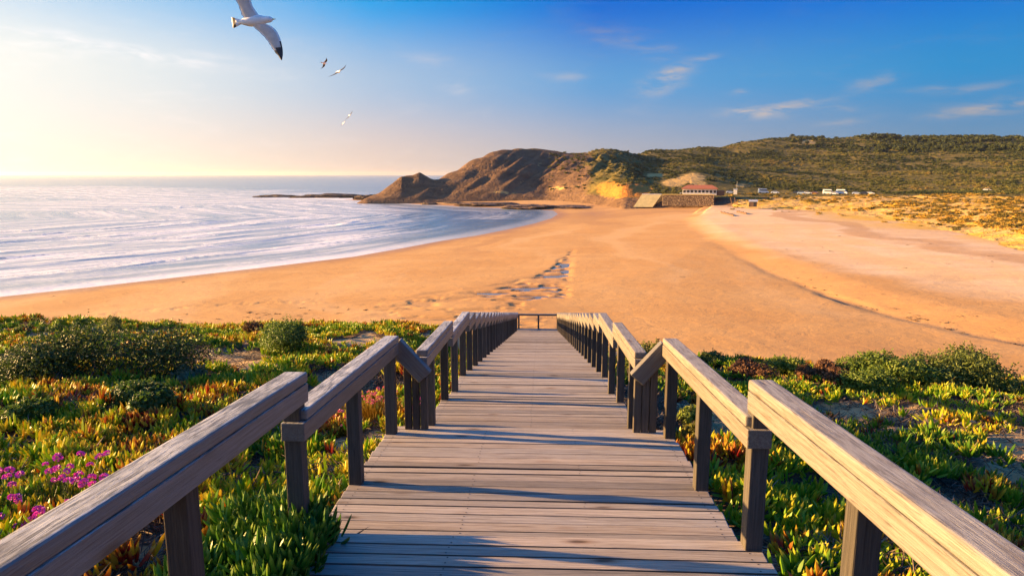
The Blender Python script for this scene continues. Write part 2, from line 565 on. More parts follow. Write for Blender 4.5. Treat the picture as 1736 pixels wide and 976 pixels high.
def build_beach():
    ys = np.concatenate([np.arange(640, 430, -1.2), np.arange(430, 345, -0.6), np.arange(345, 332, -0.5)])
    ang = PITCH + np.arctan((ys - 488) / F)
    D = 15.8 / np.tan(ang)
    D = np.concatenate([[20, 30, 40, 50], D[D > 52]])
    xs = np.arange(-700, 2700, 2.6)
    a, b, _ = pix_ray(xs, np.full_like(xs, 400.0))
    az = np.arctan2(a, b)
    A, DD = np.meshgrid(az, D, indexing='ij')
    X, Y = np.sin(A) * DD, np.cos(A) * DD
    z, d, cd = beach_z(X, Y)
    px, py = proj(X, Y, z)
    # runnel full of scour ripples and small pools
    yc = np.interp(px, [560, 650, 740, 820, 870, 905, 935, 955, 966, 975], [516, 506, 498, 489, 480, 468, 452, 438, 424, 415])
    m = smooth(0, 7, py - yc) * smooth(0, 26, 978 - (py - 430) * 0.10 - px) * smooth(560, 760, px) * smooth(620, 540, py)
    wob = fbm(X / 6, Y / 6, 31, 3) * 3
    r1 = fbm((X + wob * 1.4) / 4.2, (Y + wob * .35) / 1.35, 41, 3, 0.5)
    r2 = fbm(X / 7, Y / 4, 43, 2)
    ups = smooth(760, 900, px) * smooth(525, 490, py)
    hole = smooth(0.49 - .07 * ups, 0.66 - .06 * ups, r1 * 0.75 + r2 * 0.25)
    z = z - m * hole * (0.20 + 0.26 * ups)
    yc2 = yc + (fbm(X / 7, Y / 7, 119, 3) - .5) * 16
    edge = np.exp(-((py - yc2) / 2.2) ** 2) * smooth(.3, .55, fbm(X / 9, Y / 9, 121, 2)) * smooth(560, 700, px) * smooth(978, 960, px)
    z = z - edge * 0.09 * (0.5 + fbm(X / 5, Y / 5, 51, 2))
    # second faint ripple line on the left
    l2 = np.exp(-((py - np.interp(px, [0, 200, 450, 560], [545, 530, 512, 512])) / 2.5) ** 2) * smooth(620, 480, px)
    z = z - l2 * 0.10 * smooth(0.4, 0.6, fbm(X / 1.6, Y / 1.2, 61, 3))
    # stream channel
    cw = cd + (fbm(X / 6, Y / 6, 73, 3) - .5) * 1.8
    prof = np.exp(-((cw + 0.3) / 0.95) ** 2)
    chs = (.25 * smooth(1200, 1300, px) + .75 * smooth(1330, 1430, px) * (.6 + .4 * smooth(1640, 1520, px))) * (.35 + .65 * smooth(.30, .58, fbm(X / 7, Y / 7, 71, 3)))
    z = z - prof * 0.30 * chs
    wet = np.clip(smooth(9, 1.0, d + (fbm(X / 8, Y / 8, 81, 3) - .5) * 5), 0, 1) * 0.55
    wet = np.maximum(wet, m * (hole * (0.25 + .6 * ups) + .25 * ups))
    wet = np.maximum(wet, 0.35 * smooth(1060, 1010, px) * smooth(960, 1000, px) * np.exp(-((py - 362) / 7) ** 2))
    bd = poly_dist(X, Y, BERM)
    dry = smooth(-3, 7, bd + (fbm(X / 10, Y / 10, 91, 4) - .5) * 10) * smooth(-2, 3, cd)
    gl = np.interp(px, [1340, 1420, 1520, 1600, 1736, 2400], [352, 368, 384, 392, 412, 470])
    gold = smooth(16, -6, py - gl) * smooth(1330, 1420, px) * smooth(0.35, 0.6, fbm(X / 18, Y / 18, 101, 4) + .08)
    dark = np.maximum(prof * chs * 0.9, edge * 0.5 * fbm(X / 6, Y / 6, 117, 2))
    dark = np.maximum(dark, .38 * np.exp(-((cw + 0.8) / 1.2) ** 2) * smooth(1190, 1260, px) * fbm(X / 12, Y / 12, 75, 2) * 1.4)
    al = shore_dist(X, Y)[1]
    tone = fbm(cd / 13 + fbm(X / 30, Y / 30, 111, 3) * 2.2, al / 110, 113, 4)
    tone = tone + 0.12 * np.exp(-((px - 1010) / 60) ** 2 - ((py - 372) / 9) ** 2) + (fbm(X / 1.3, Y / 0.9, 115, 3) - .5) * .12
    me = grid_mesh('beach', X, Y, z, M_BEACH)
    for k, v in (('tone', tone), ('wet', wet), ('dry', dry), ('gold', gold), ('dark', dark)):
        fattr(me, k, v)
    o = tag(obj('beach', me), kind='structure')
    # standing water in the scours: a thin sheet a little below the sand
    K = (m * ups > 0.25)
    zz, dd2, _ = beach_z(X, Y)
    me = grid_mesh('tide_pools', X, Y, zz - 0.17, M_POOL, keep=K)
    bm = bmesh.new()
    bm.from_mesh(me)
    bmesh.ops.delete(bm, geom=[v for v in bm.verts if not v.link_faces], context='VERTS')
    bm.to_mesh(me)
    bm.free()
    tag(obj('tide_pools', me), kind='structure')


def mat_pool():
    m, T = new_mat('pool_water_material')
    P = T.n('ShaderNodeNewGeometry').outputs['Position']
    b = T.bump(T.noise(P, 1.5, 3, 0.5), 0.08, 0.05)
    p = T.n('ShaderNodeBsdfPrincipled', {'Base Color': (0.16, 0.125, 0.10, 1), 'Roughness': 0.12, 'IOR': 1.33, 'Normal': b})
    T.out(p.outputs[0])
    return m


M_POOL = mat_pool()
build_beach()


def build_sea():
    ys = np.concatenate([np.arange(620, 420, -1.0), np.arange(420, 310, -0.55), np.arange(310, 298.0, -0.4)])
    ang = PITCH + np.arctan((ys - 488) / F)
    D = CAMZ / np.tan(ang)
    D = np.concatenate([D, [12000, 20000]])
    a, b, _ = pix_ray(np.arange(-260, 1010, 2.6), 400.0)
    az = np.concatenate([np.radians(np.arange(-135, -46, 1.0)), np.arctan2(a, b)])
    az = az[np.argsort(az)]
    az = np.concatenate([az, np.radians(np.arange(8, 60, 2.0))])
    az = np.unique(az)
    A, DD = np.meshgrid(az, D, indexing='ij')
    X, Y = np.sin(A) * DD, np.cos(A) * DD
    d, al = shore_dist(X, Y)
    sdist = np.where(DD > 560, np.abs(d) + 60, -d)
    px, py = proj(X, Y, np.zeros_like(X))
    near = smooth(900, 250, DD)
    w1 = (fbm(sdist * 0.10, al * 0.018, 7, 3) - 0.5) * 40
    ph = np.mod((sdist + w1) / 24.0, 1.0)
    crest = np.exp(-((np.minimum(ph, 1 - ph)) / 0.10) ** 2)
    calm = smooth(800, 560, px)
    env = smooth(3, 12, sdist) * smooth(310, 60, sdist + (fbm(X / 60, Y / 60, 9, 3) - .5) * 160) * (0.07 + 0.93 * calm)
    env = np.maximum(env, 0.35 * smooth(60, 20, sdist) * smooth(940, 850, px) * (px > 560) * (py < 372))
    # white water round the rocks off the point
    rk = np.exp(-(((px - 560) / 120) ** 2 + ((py - 331) / 4.5) ** 2))
    env = np.maximum(env, 0.9 * rk * smooth(.35, .6, fbm(X / 20, Y / 20, 15, 3)))
    far = (fbm(X / 60, Y / 30, 21, 4) - 0.5) * 0.7 * smooth(30, 120, sdist) * smooth(3000, 600, DD)
    z = (crest * 0.28 * smooth(4, 30, sdist) * smooth(260, 140, sdist) * (0.15 + .85 * calm) * fbm(al / 45, sdist / 60, 23, 2) * 1.6 + far) * near + far * (1 - near)
    z = z * smooth(0, 10, sdist)
    z = np.where(DD > 3000, 0, z)
    me = grid_mesh('sea', X, Y, z, M_SEA, keep=(d < 25) | (DD > 560))
    fattr(me, 'sd', np.clip(sdist, -50, 5000))
    fattr(me, 'al', np.clip(al, -2000, 5000))
    fattr(me, 'env', env)
    fattr(me, 'wash', 0.25 + 0.75 * smooth(900, 500, px))
    tag(obj('sea', me), kind='structure')


build_sea()

# ================================================================== HEADLAND AND HILLS
HCOL = {   # photo column: (distance, photo row) from the foot to the skyline
    600: [(440, 347), (455, 346)],
    620: [(440, 339.5), (452, 335.5), (470, 335.5)],
    640: [(440, 339.5), (458, 328)],
    660: [(440, 339.5), (462, 314)],
    680: [(440, 339.5), (465, 299)],
    690: [(440, 339.5), (467, 297.5)],
    700: [(440, 339.5), (468, 296)],
    712: [(440, 339.5), (470, 291)],
    735: [(440, 339.5), (466, 304)],
    760: [(440, 339.5), (458, 312), (478, 293)],
    800: [(438, 340), (460, 302), (492, 269)],
    830: [(438, 340.5), (455, 310), (482, 272), (505, 257)],
    850: [(438, 341), (452, 314), (482, 272), (510, 251.5)],
    875: [(436, 342), (450, 320), (482, 276), (518, 250)],
    900: [(434, 343), (448, 325), (480, 283), (524, 250)],
    930: [(430, 344), (444, 332), (475, 290), (525, 254)],
    980: [(405, 347), (418, 335), (445, 302), (485, 275), (535, 259.5)],
    1010: [(385, 349), (400, 336), (425, 306), (465, 280), (560, 252)],
    1030: [(372, 350), (386, 337), (412, 308), (460, 282), (575, 250)],
    1055: [(348, 350), (362, 340), (385, 312), (440, 287), (590, 255)],
    1100: [(352, 349), (362, 340), (395, 318), (450, 295), (560, 275), (680, 253)],
    1180: [(352, 348), (358, 336), (372, 329), (400, 318), (450, 296), (560, 277), (740, 249)],
    1250: [(330, 350), (352, 340), (372, 329), (398, 327), (450, 308), (560, 286), (700, 262), (840, 241)],
    1300: [(318, 350), (350, 340), (385, 329.5), (410, 327.5), (460, 312), (560, 290), (700, 264), (880, 235)],
    1350: [(312, 351), (350, 340), (385, 330), (415, 328), (470, 312), (600, 288), (740, 262), (910, 231)],
    1400: [(300, 353), (350, 340), (385, 330.5), (415, 328.5), (480, 313), (620, 286), (760, 260), (930, 235)],
    1480: [(270, 358), (330, 342), (390, 331), (420, 328.5), (480, 315), (620, 286), (760, 258), (940, 230)],
    1550: [(240, 364), (320, 344), (400, 329), (430, 326), (500, 310), (640, 284), (780, 257), (950, 234)],
    1650: [(200, 378), (290, 350), (400, 329), (430, 325), (500, 309), (640, 282), (780, 255), (940, 234)],
    1736: [(165, 396), (260, 354), (380, 330), (430, 324), (500, 308), (640, 281), (780, 254), (930, 236)],
    2000: [(120, 430), (220, 360), (360, 330), (430, 322), (500, 306), (640, 280), (780, 252), (920, 235)],
    2700: [(90, 460), (200, 370), (340, 330), (430, 320), (500, 305), (640, 280), (780, 252), (920, 235)],
}


def row_slope(py):
    return np.tan(PITCH + np.arctan((np.asarray(py, float) - 488) / F))


HD = np.concatenate([np.arange(80, 300, 4.0), np.arange(300, 560, 2.2), np.arange(560, 1000, 6.0), np.arange(1000, 1500, 40.0)])


def build_hill_profile():
    cols = sorted(HCOL)
    prof = []
    for cx in cols:
        pts = HCOL[cx]
        # horizontal distance in the column; the row slope is corrected for the column's azimuth
        a, b, _ = pix_ray(cx, 300.0)
        ds, zs = [], []
        for D, py in pts:
            ra, rb, rc = pix_ray(cx, py)
            zs.append(CAMZ + rc / math.hypot(ra, rb) * D)
            ds.append(D)
        land = cx >= 960
        if cx > 1200:
            fx, fy = math.sin(math.atan2(a, b)) * ds[0], math.cos(math.atan2(a, b)) * ds[0]
            zs[0] = float(beach_z(np.array([fx]), np.array([fy]))[0][0]) - 0.15
        f0, z0 = ds[0], zs[0]
        if cx > 1200:
            ds = [max(f0 - 120, 60), f0 - 25] + ds
            zs = [z0 - 3.0, z0 - 0.7] + zs
        else:
            ds = [f0 - 14, f0 - 5] + ds
            zs = [-8.0, z0 - 2.5] + zs
        top = zs[-1]
        if land:
            k = smooth(960, 1250, cx)
            ds += [ds[-1] + 60, ds[-1] + 260]
            zs += [top - 6 + 2 * k, top * (0.1 + 0.5 * k) - 6 * (1 - k)]
        else:
            ds += [ds[-1] + 25, ds[-1] + 90]
            zs += [top - max(3, top * .35), -6]
        prof.append(np.interp(HD, ds, zs, left=zs[0], right=zs[-1]))
    a, b, _ = pix_ray(np.array(cols, float), 310.0)
    az0, prof = np.arctan2(a, b), np.array(prof)
    # finer columns, softened a little so that the slopes do not crease
    az1 = np.linspace(az0[0], az0[-1], 520)
    fine = np.stack([np.interp(az1, az0, prof[:, j]) for j in range(prof.shape[1])], 1)
    sm = fine.copy()
    for _ in range(14):
        sm[1:-1] = (sm[:-2] + 2 * sm[1:-1] + sm[2:]) / 4
    a2, b2, _ = pix_ray(np.array([730.0, 800.0]), 310.0)
    e = np.arctan2(a2, b2)
    k = smooth(e[0], e[1], az1)[:, None]
    return az1, fine * (1 - k) + sm * k


HAZ, HPROF = build_hill_profile()


def hill_base(A, DD):
    """bilinear lookup of the profile table"""
    ia = np.clip(np.searchsorted(HAZ, A) - 1, 0, len(HAZ) - 2)
    ta = np.clip((A - HAZ[ia]) / (HAZ[ia + 1] - HAZ[ia]), 0, 1)
    idd = np.clip(np.searchsorted(HD, DD) - 1, 0, len(HD) - 2)
    td = np.clip((DD - HD[idd]) / (HD[idd + 1] - HD[idd]), 0, 1)
    P = HPROF
    z = (P[ia, idd] * (1 - td) + P[ia, idd + 1] * td) * (1 - ta) + (P[ia + 1, idd] * (1 - td) + P[ia + 1, idd + 1] * td) * ta
    return z


def hill_top(A):
    return np.interp(A, HAZ, HPROF.max(1))


def hill_z(X, Y):
    A = np.arctan2(X, Y)
    DD = np.hypot(X, Y)
    z = hill_base(A, DD)
    px, py = proj(X, Y, z)
    head = smooth(1120, 1000, px)
    up = smooth(0.5, 9, z)
    # gullies running down the headland, lumps on the hills
    u = X * 0.75 + Y * 0.66
    g = np.abs(fbm((X - z * 1.5) / 22, (Y + z * .4) / 90, 201, 4) - 0.5) * 2
    g2 = np.abs(fbm((X - z * 1.5) / 7, (Y) / 50, 203, 4) - 0.5) * 2
    z = z + up * head * ((g - 0.28) * 8.5 + (g2 - .25) * 4.0) * smooth(-5, 40, np.minimum(z, 26) + 6) * smooth(0, 1, (hill_top(A) - z) / 12.0)
    z = z + up * (1 - head) * (fbm(X / 30, Y / 30, 205, 4) - 0.5) * 3.0 * smooth(2, 14, z - 4)
    du = (1 - head) * smooth(420, 380, DD) * smooth(1300, 1380, px)
    z = z + du * (np.abs(fbm(X / 11, Y / 11, 207, 3) - 0.5) * 2 - .2) * 1.5 * smooth(.2, 2.5, z - 2.4) * smooth(400, 370, DD)
    return z


def build_hills():
    xs = np.concatenate([np.arange(585, 1250, 2.0), np.arange(1250, 1800, 2.6), np.arange(1800, 2720, 12.0)])
    a, b, _ = pix_ray(xs, 310.0)
    az = np.arctan2(a, b)
    A, DD = np.meshgrid(az, HD, indexing='ij')
    X, Y = np.sin(A) * DD, np.cos(A) * DD
    z = hill_z(X, Y)
    px, py = proj(X, Y, z)
    keep = z > -3.5

    def blob(cx, cy, rx, ry):
        return np.exp(-(((px - cx) / rx) ** 2 + ((py - cy) / ry) ** 2))
    front = DD < 600
    clay = blob(1080, 322, 26, 12) * 1.2 + blob(1030, 318, 22, 14) * .9 + blob(985, 300, 18, 16) * .45 + blob(920, 285, 14, 14) * .35 + blob(1050, 330, 30, 8) * .6
    sand_lit = blob(1175, 302, 26, 10) + blob(1140, 310, 26, 8) * .9 + blob(1110, 297, 22, 4) * .9 + blob(1195, 316, 18, 6) * .6 + blob(1255, 314, 14, 4) * .8 + blob(850, 327, 34, 3.5) * .85 + blob(945, 320, 26, 5) * .75 + blob(880, 310, 18, 5) * .6 + blob(915, 278, 10, 8) * .5  # sand patches, plus sunlit headland ribs put into the same colour
    sand_lit = (sand_lit + blob(1370, 241, 16, 5) * 1.0 + blob(1440, 262, 30, 5) * .55 + blob(1280, 252, 10, 3) * .6 + blob(1600, 258, 18, 2.5) * .6)
    green = smooth(960, 1080, px) * smooth(338, 326, py) + 0.55 * smooth(262, 250, py) * (px < 1000) + .30 * smooth(900, 1040, px)
    green = np.clip(green, 0, 1)
    dl = np.interp(px, [1240, 1300, 1400, 1500, 1600, 1736, 2500], [338, 336, 333, 333, 331, 334, 340])
    dunes = smooth(-4, 4, py - dl) * smooth(1225, 1260, px)
    me = grid_mesh('hills', X, Y, z, M_HILL, keep=keep)
    for k, v in (('clay', clay), ('sand_lit', sand_lit), ('green', green), ('dunes', dunes)):
        fattr(me, k, np.clip(v, 0, 1.3))
    tag(obj('hills', me), kind='structure')
    return X, Y, z, px, py, green, sand_lit, dunes


HILL = build_hills()

# ================================================================== NEAR DUNE
def deck_h(Y):
    """depth of the deck below the camera along the boardwalk"""
    Y = np.asarray(Y, float)
    k = np.clip(np.floor(Y - 10.35), 0, 24)
    H = 3.18 + 0.203 * k + 0.068 * np.clip(Y - 10.35 - k, 0, 1)
    H = np.where(Y > 34.35, 8.05, H)
    H = np.where(Y < 10.35, 2.905 + 0.068 * (Y - 8.35), H)
    H = np.where(Y < 8.35, 2.62 + 0.068 * (Y - 6.35), H)
    H = np.where(Y < 6.35, 2.27 + 0.068 * (Y - 3.75), H)
    H = np.where(Y < 3.75, 2.106 + 0.068 * (Y - 3.64), H)
    return H


def dune_z(X, Y, mounds=True):
    X = np.asarray(X, float)
    Y = np.asarray(Y, float)
    Hs = np.interp(Y, [-8, 3.75, 6.35, 10.35, 34.35, 36, 60], [1.3, 2.13, 2.55, 3.16, 8.10, 8.5, 22])
    xc = X + 0.1
    ax = np.abs(xc)
    w = smooth(1.25, 5.0, ax)
    Hside = np.where(xc < 0, 1.9 + 0.142 * Y, 2.08 + 0.163 * Y)
    H = (Hs + np.where(xc > 0, 0.27, 0.36)) * (1 - w) + Hside * w
    yb = np.interp(X, [-40, -12, -7, -3.2, -1.5, 1.4, 3.2, 8, 13, 30], [20, 22, 22.5, 25, 37, 37, 19, 16, 13.2, 10.5])
    over = Y - yb
    H = H + 0.55 * np.where(over > 0, over * over / (over + 2.0), 0)
    z = CAMZ - H
    if mounds:
        k = smooth(1.5, 2.6, ax)
        z = z + k * ((fbm(X / 2.6, Y / 2.6, 301, 4) - 0.5) * 0.55 + (fbm(X / 0.7, Y / 0.7, 303, 3) - 0.5) * 0.16)
    return z


def pix_dune(x, y):
    a, b, c = pix_ray(x, y)
    t = np.linspace(1.5, 45, 3000)
    zz = CAMZ + c * t
    g = dune_z(a * t, b * t)
    k = np.argmax(zz < g)
    return a * t[k], b * t[k], float(g[k])


BARE = [(45, 612, 75, 18), (400, 612, 75, 27), (300, 655, 45, 9), (585, 760, 40, 20), (560, 690, 40, 18), (1440, 703, 95, 28), (1725, 765, 80, 55), (1560, 735, 90, 10),
        (430, 800, 22, 20), (640, 745, 20, 20), (600, 640, 50, 10), (1640, 705, 90, 10), (560, 800, 25, 12), (260, 940, 60, 20)]


def cover_mask(X, Y):
    z = dune_z(X, Y)
    px, py = proj(X, Y, z)
    c = smooth(0.38, 0.52, fbm(X / 1.6 + 5, Y / 1.6, 311, 4) + 0.06)
    c = np.maximum(c, 0.95 * smooth(650, 690, py) * (px < 480) * smooth(.30, .42, fbm(X / .9, Y / .9, 313, 3)))
    c = np.maximum(c, 0.9 * smooth(770, 830, py) * (px > 1180) * smooth(.32, .46, fbm(X / .9, Y / .9, 315, 3)))
    for (cx, cy, rx, ry) in BARE:
        r = ((px - cx) / rx) ** 2 + ((py - cy) / ry) ** 2
        c = c * (1 - np.exp(-r * r * 0.9) * (px > -200))
    return c, px, py


def build_dune():
    xs = np.concatenate([np.arange(-40, -14, 0.6), np.arange(-14, 14, 0.09), np.arange(14, 36, 0.6)])
    ys = np.concatenate([np.arange(-6, 1, 0.5), np.arange(1, 14, 0.09), np.arange(14, 27, 0.14), np.arange(27, 62, 0.7)])
    X, Y = np.meshgrid(xs, ys, indexing='ij')
    z = dune_z(X, Y)
    c, px, py = cover_mask(X, Y)
    me = grid_mesh('dune', X, Y, z, M_DUNE)
    fattr(me, 'cover', c)
    tag(obj('dune', me), kind='structure')


build_dune()

# ================================================================== BOARDWALK
def mat_wood(name, tone=1.0, streak=0.5, lichen=0.0, grey=0.0, rough=0.72):
    m, T = new_mat(name)
    co = T.n('ShaderNodeTexCoord').outputs['Object']
    rnd = T.n('ShaderNodeObjectInfo').outputs['Random']
    w = T.m('MULTIPLY', rnd, 60.0)
    off = T.vm('ADD', co, T.n('ShaderNodeCombineXYZ', {0: w, 1: T.m('MULTIPLY', rnd, 23.0), 2: 0.0}).outputs[0])
    warp = T.noise(T.mapping(off, (1.2, 5, 5)), 1.0, 3, 0.5)
    wv = T.vm('ADD', off, T.n('ShaderNodeCombineXYZ', {0: 0.0, 1: T.m('MULTIPLY', T.m('SUBTRACT', warp, .5), .05), 2: 0.0}).outputs[0])
    g1 = T.noise(T.mapping(wv, (1.6, 70, 70)), 1.0, 6, 0.7, 0.3)
    g2 = T.noise(T.mapping(wv, (3.5, 190, 190)), 1.0, 4, 0.7)
    blot = T.noise(T.mapping(off, (1.0, 3.0, 3.0)), 2.2, 5, 0.6, 0.5)
    # knots
    vo = T.n('ShaderNodeTexVoronoi', {'Vector': T.mapping(wv, (2.1, 7.5, 7.5)), 'Scale': 1.0, 'Randomness': 1.0})
    knot = T.rng(vo.outputs['Distance'], 0.05, 0.17, 1.0, 0.0)
    ring = T.rng(vo.outputs['Distance'], 0.10, 0.30, 1.0, 0.0)
    kon = T.m('GREATER_THAN', T.n('ShaderNodeSeparateColor', {0: vo.outputs['Color']}).outputs[0], 0.60)
    a = tuple(v * tone for v in (0.40 - .05 * grey, 0.325 - .005 * grey, 0.255 + .03 * grey))
    b = (0.215 * tone, 0.175 * tone, 0.14 * tone)
    c = T.mix(T.rng(g1, 0.32, 0.68), b, a)
    c = T.mix(T.m('MULTIPLY', T.rng(blot, 0.45, 0.75), 0.55), c, (0.30 * tone, 0.27 * tone, 0.245 * tone))
    c = T.mix(T.m('MULTIPLY', T.rng(g2, 0.50, 0.70), streak), c, (0.075 * tone, 0.055 * tone, 0.045 * tone))
    c = T.mix(T.m('MULTIPLY', T.m('MULTIPLY', ring, kon), 0.5), c, (0.17 * tone, 0.10 * tone, 0.055 * tone))
    c = T.mix(T.m('MULTIPLY', T.m('MULTIPLY', knot, kon), 0.85), c, (0.065, 0.04, 0.025))
    if lichen > 0:
        ge = T.n('ShaderNodeNewGeometry')
        up = T.rng(T.n('ShaderNodeSeparateXYZ', {0: ge.outputs['Normal']}).outputs[2], 0.6, 0.95)
        lm = T.noise(T.mapping(wv, (6, 75, 75)), 1.0, 6, 0.72, 0.6)
        lb = T.noise(T.mapping(off, (1.5, 3, 3)), 2.0, 4, 0.6)
        lf = T.m('MULTIPLY', T.m('MULTIPLY', T.rng(lm, 0.38, 0.56), T.rng(lb, .25, .55)), up)
        c = T.mix(T.m('MULTIPLY', lf, lichen), c, (0.58, 0.56, 0.52))
        ld = T.m('MULTIPLY', T.m('MULTIPLY', T.rng(lm, 0.52, 0.40), T.rng(lb, .62, .40)), up)
        c = T.mix(T.m('MULTIPLY', ld, lichen * .8), c, (0.10, 0.085, 0.07))
    hs = T.n('ShaderNodeHueSaturation', {'Color': c, 'Saturation': T.rng(rnd, 0, 1, 0.75, 1.15, False), 'Value': T.rng(T.m('FRACT', T.m('MULTIPLY', rnd, 7.31)), 0, 1, 0.62, 1.28, False)}).outputs[0]
    h = T.m('ADD', T.m('MULTIPLY', g1, 0.7), T.m('MULTIPLY', g2, 0.5))
    h = T.m('SUBTRACT', h, T.m('MULTIPLY', T.m('MULTIPLY', knot, kon), 0.5))
    bp = T.bump(h, 0.75, 0.006)
    p = T.n('ShaderNodeBsdfPrincipled', {'Base Color': hs, 'Roughness': rough, 'Normal': bp, 'Specular IOR Level': 0.3 + 0.25 * grey})
    T.out(p.outputs[0])
    return m


M_PLANK = mat_wood('weathered_plank_wood', 1.25, 0.75, 0, 0.3)
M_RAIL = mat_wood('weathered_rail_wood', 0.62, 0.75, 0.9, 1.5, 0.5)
M_RAIL_SUN = mat_wood('sunlit_rail_wood', 0.62, 0.75, 0.30, 0.6, 0.6)  # less lichen; sun warmth of the right rails put into the colour
M_POST = mat_wood('post_wood', 0.28, 0.7)
M_DARKW = mat_wood('underframe_wood', 0.45, 0.5)
M_GAP_SHADE = mat_wood('plank_gap_shade', 0.40, 0.6)  # darker plank sides and undersides: shade of the gaps put into the colour


def mat_simple(name, col, rough=0.6, metal=0.0, nscale=8.0, var=0.25):
    m, T = new_mat(name)
    co = T.n('ShaderNodeTexCoord').outputs['Object']
    n = T.noise(co, nscale, 4, 0.6)
    c = T.mix(T.rng(n, 0.3, 0.7), tuple(x * (1 - var) for x in col), tuple(min(1, x * (1 + var * .5)) for x in col))
    p = T.n('ShaderNodeBsdfPrincipled', {'Base Color': c, 'Roughness': rough, 'Metallic': metal})
    T.out(p.outputs[0])
    return m


M_NAIL = mat_simple('rusty_nail', (0.05, 0.04, 0.035), 0.6)


def plank_mesh(name, length, width, nails):
    bm = bmesh.new()
    bmesh.ops.create_cube(bm, size=1.0)
    bmesh.ops.subdivide_edges(bm, edges=[e for e in bm.edges if abs((e.verts[0].co - e.verts[1].co).x) > .5], cuts=7)
    for v in bm.verts:
        x = v.co.x * length
        v.co = Vector((x, v.co.y * width + random.uniform(-.0014, .0014), v.co.z * 0.034 + math.sin(x * 2.1 + length) * .0012))
    edges = [e for e in bm.edges if len(e.link_faces) == 2 and e.calc_face_angle(0) > 0.8]
    bmesh.ops.bevel(bm, geom=edges, offset=0.007, segments=2, affect='EDGES', profile=0.6)
    bm.normal_update()
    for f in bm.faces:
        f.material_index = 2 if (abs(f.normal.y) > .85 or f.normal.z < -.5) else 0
    for nx in nails:
        for ny in (-0.28, 0.28):
            r = bmesh.ops.create_circle(bm, cap_ends=True, segments=7, radius=0.0055,
                                        matrix=Matrix.Translation((nx + random.uniform(-.006, .006), ny * width + random.uniform(-.006, .006), 0.0181)))
            for v in r['verts']:
                for f in v.link_faces:
                    f.material_index = 1
    return mesh_bm(name, bm, [M_PLANK, M_NAIL, M_GAP_SHADE])


XL_W, XR_W = -1.45, 1.278          # wide landing
XL_N, XR_N = -1.205, 1.04          # narrow flight
SLOPE = math.atan(0.068)
board = empty('boardwalk', (0, 0, CAMZ - 2.1), 0, 'weathered wooden boardwalk with post railings stepping down to the sand', 'boardwalk')
BZ = CAMZ - 2.1


def bl(x, y, H):                     # camera-relative position in the boardwalk's own frame
    return (x, y, CAMZ - H - BZ)


wide_planks = [plank_mesh('plank_wide', XR_W - XL_W, 0.095, (-1.28, -.42, .42, 1.28)) for _ in range(4)]
thin_planks = [plank_mesh('plank_narrow', XR_N - XL_N, 0.095, (-1.04, 0.0, 1.04)) for _ in range(4)]
land_planks = [plank_mesh('plank_landing', XR_N + 3.25, 0.095, (-2.0, -.7, .7, 2.0)) for _ in range(2)]


def lay(y0, y1, n, H0, xl, xr, meshes, slope=0.068):
    pitch = (y1 - y0) / n
    for i in range(n):
        y = y0 + (i + 0.5) * pitch
        H = H0 + slope * (y - y0) + 0.017
        o = obj('plank', random.choice(meshes), board, bl((xl + xr) / 2 + random.uniform(-.007, .007), y, H + random.uniform(-.0025, .0025)),
                (-math.atan(slope) + random.gauss(0, .010), random.gauss(0, .0009), random.gauss(0, .0012) + (math.pi if random.random() < .5 else 0)))
        o.scale = (1, pitch / 0.125 * random.uniform(0.955, 1.0), 1)


TREADS = []                          # y0, y1, H at y0, xl, xr
TREADS.append((-0.55, 3.75, 2.106 + 0.068 * (-0.55 - 3.64), XL_W, XR_W, 35, wide_planks))
TREADS.append((3.75, 6.40, 2.27, XL_W, XR_W, 21, wide_planks))
TREADS.append((6.40, 8.35, 2.62 + .003, XL_N, XR_N, 16, thin_planks))
TREADS.append((8.35, 10.35, 2.905, XL_N, XR_N, 16, thin_planks))
for k in range(24):
    TREADS.append((10.35 + k, 11.35 + k, 3.18 + 0.203 * k, XL_N, XR_N, 8, thin_planks))
for (y0, y1, H0, xl, xr, n, mm) in TREADS:
    lay(y0, y1, n, H0, xl, xr, mm)
lay(34.35, 35.45, 9, 8.05, -3.25, XR_N, land_planks, 0.0)

# side beams and short piles carrying each tread
for (y0, y1, H0, xl, xr, n, mm) in TREADS:
    L = y1 - y0
    me = bevel_box('side_beam', L - 0.02, 0.06, 0.13, 0.006, M_DARKW, 1)
    for x in (xl + 0.10, xr - 0.10):
        obj('side_beam', me, board, bl(x, (y0 + y1) / 2, H0 + 0.068 * L / 2 + 0.034 + 0.066), (-0 , 0, math.pi / 2)).rotation_euler = Euler((0, SLOPE, math.pi / 2))
    hh = 0.55
    mp = bevel_box('pile', 0.09, 0.09, hh, 0.006, M_DARKW, 1)
    for x in (xl + 0.12, xr - 0.12):
        obj('pile', mp, board, bl(x, y1 - 0.12, H0 + 0.068 * L + 0.10 + hh / 2))
    mr = bevel_box('riser_beam', xr - xl - 0.30, 0.045, 0.13, 0.005, M_DARKW, 1)
    obj('riser_beam', mr, board, bl((xl + xr) / 2, y1 - 0.035, H0 + 0.068 * L + 0.034 + 0.068))
me = bevel_box('side_beam', XR_N + 3.2, 0.06, 0.15, 0.006, M_DARKW, 1)
for y in (34.45, 35.35):
    obj('side_beam', me, board, bl((XR_N - 3.25) / 2, y, 8.05 + 0.034 + 0.078))
for x in (-3.1, -1.1, 0.9):
    mp = bevel_box('pile', 0.12, 0.12, 1.6, 0.006, M_DARKW, 1)
    for y in (34.55, 35.3):
        obj('pile', mp, board, bl(x, y, 8.2 + 0.8))

RAIL_TOP = 0.945
RAIL_W, CAP_H, BEAM_H = 0.135, 0.062, 0.105


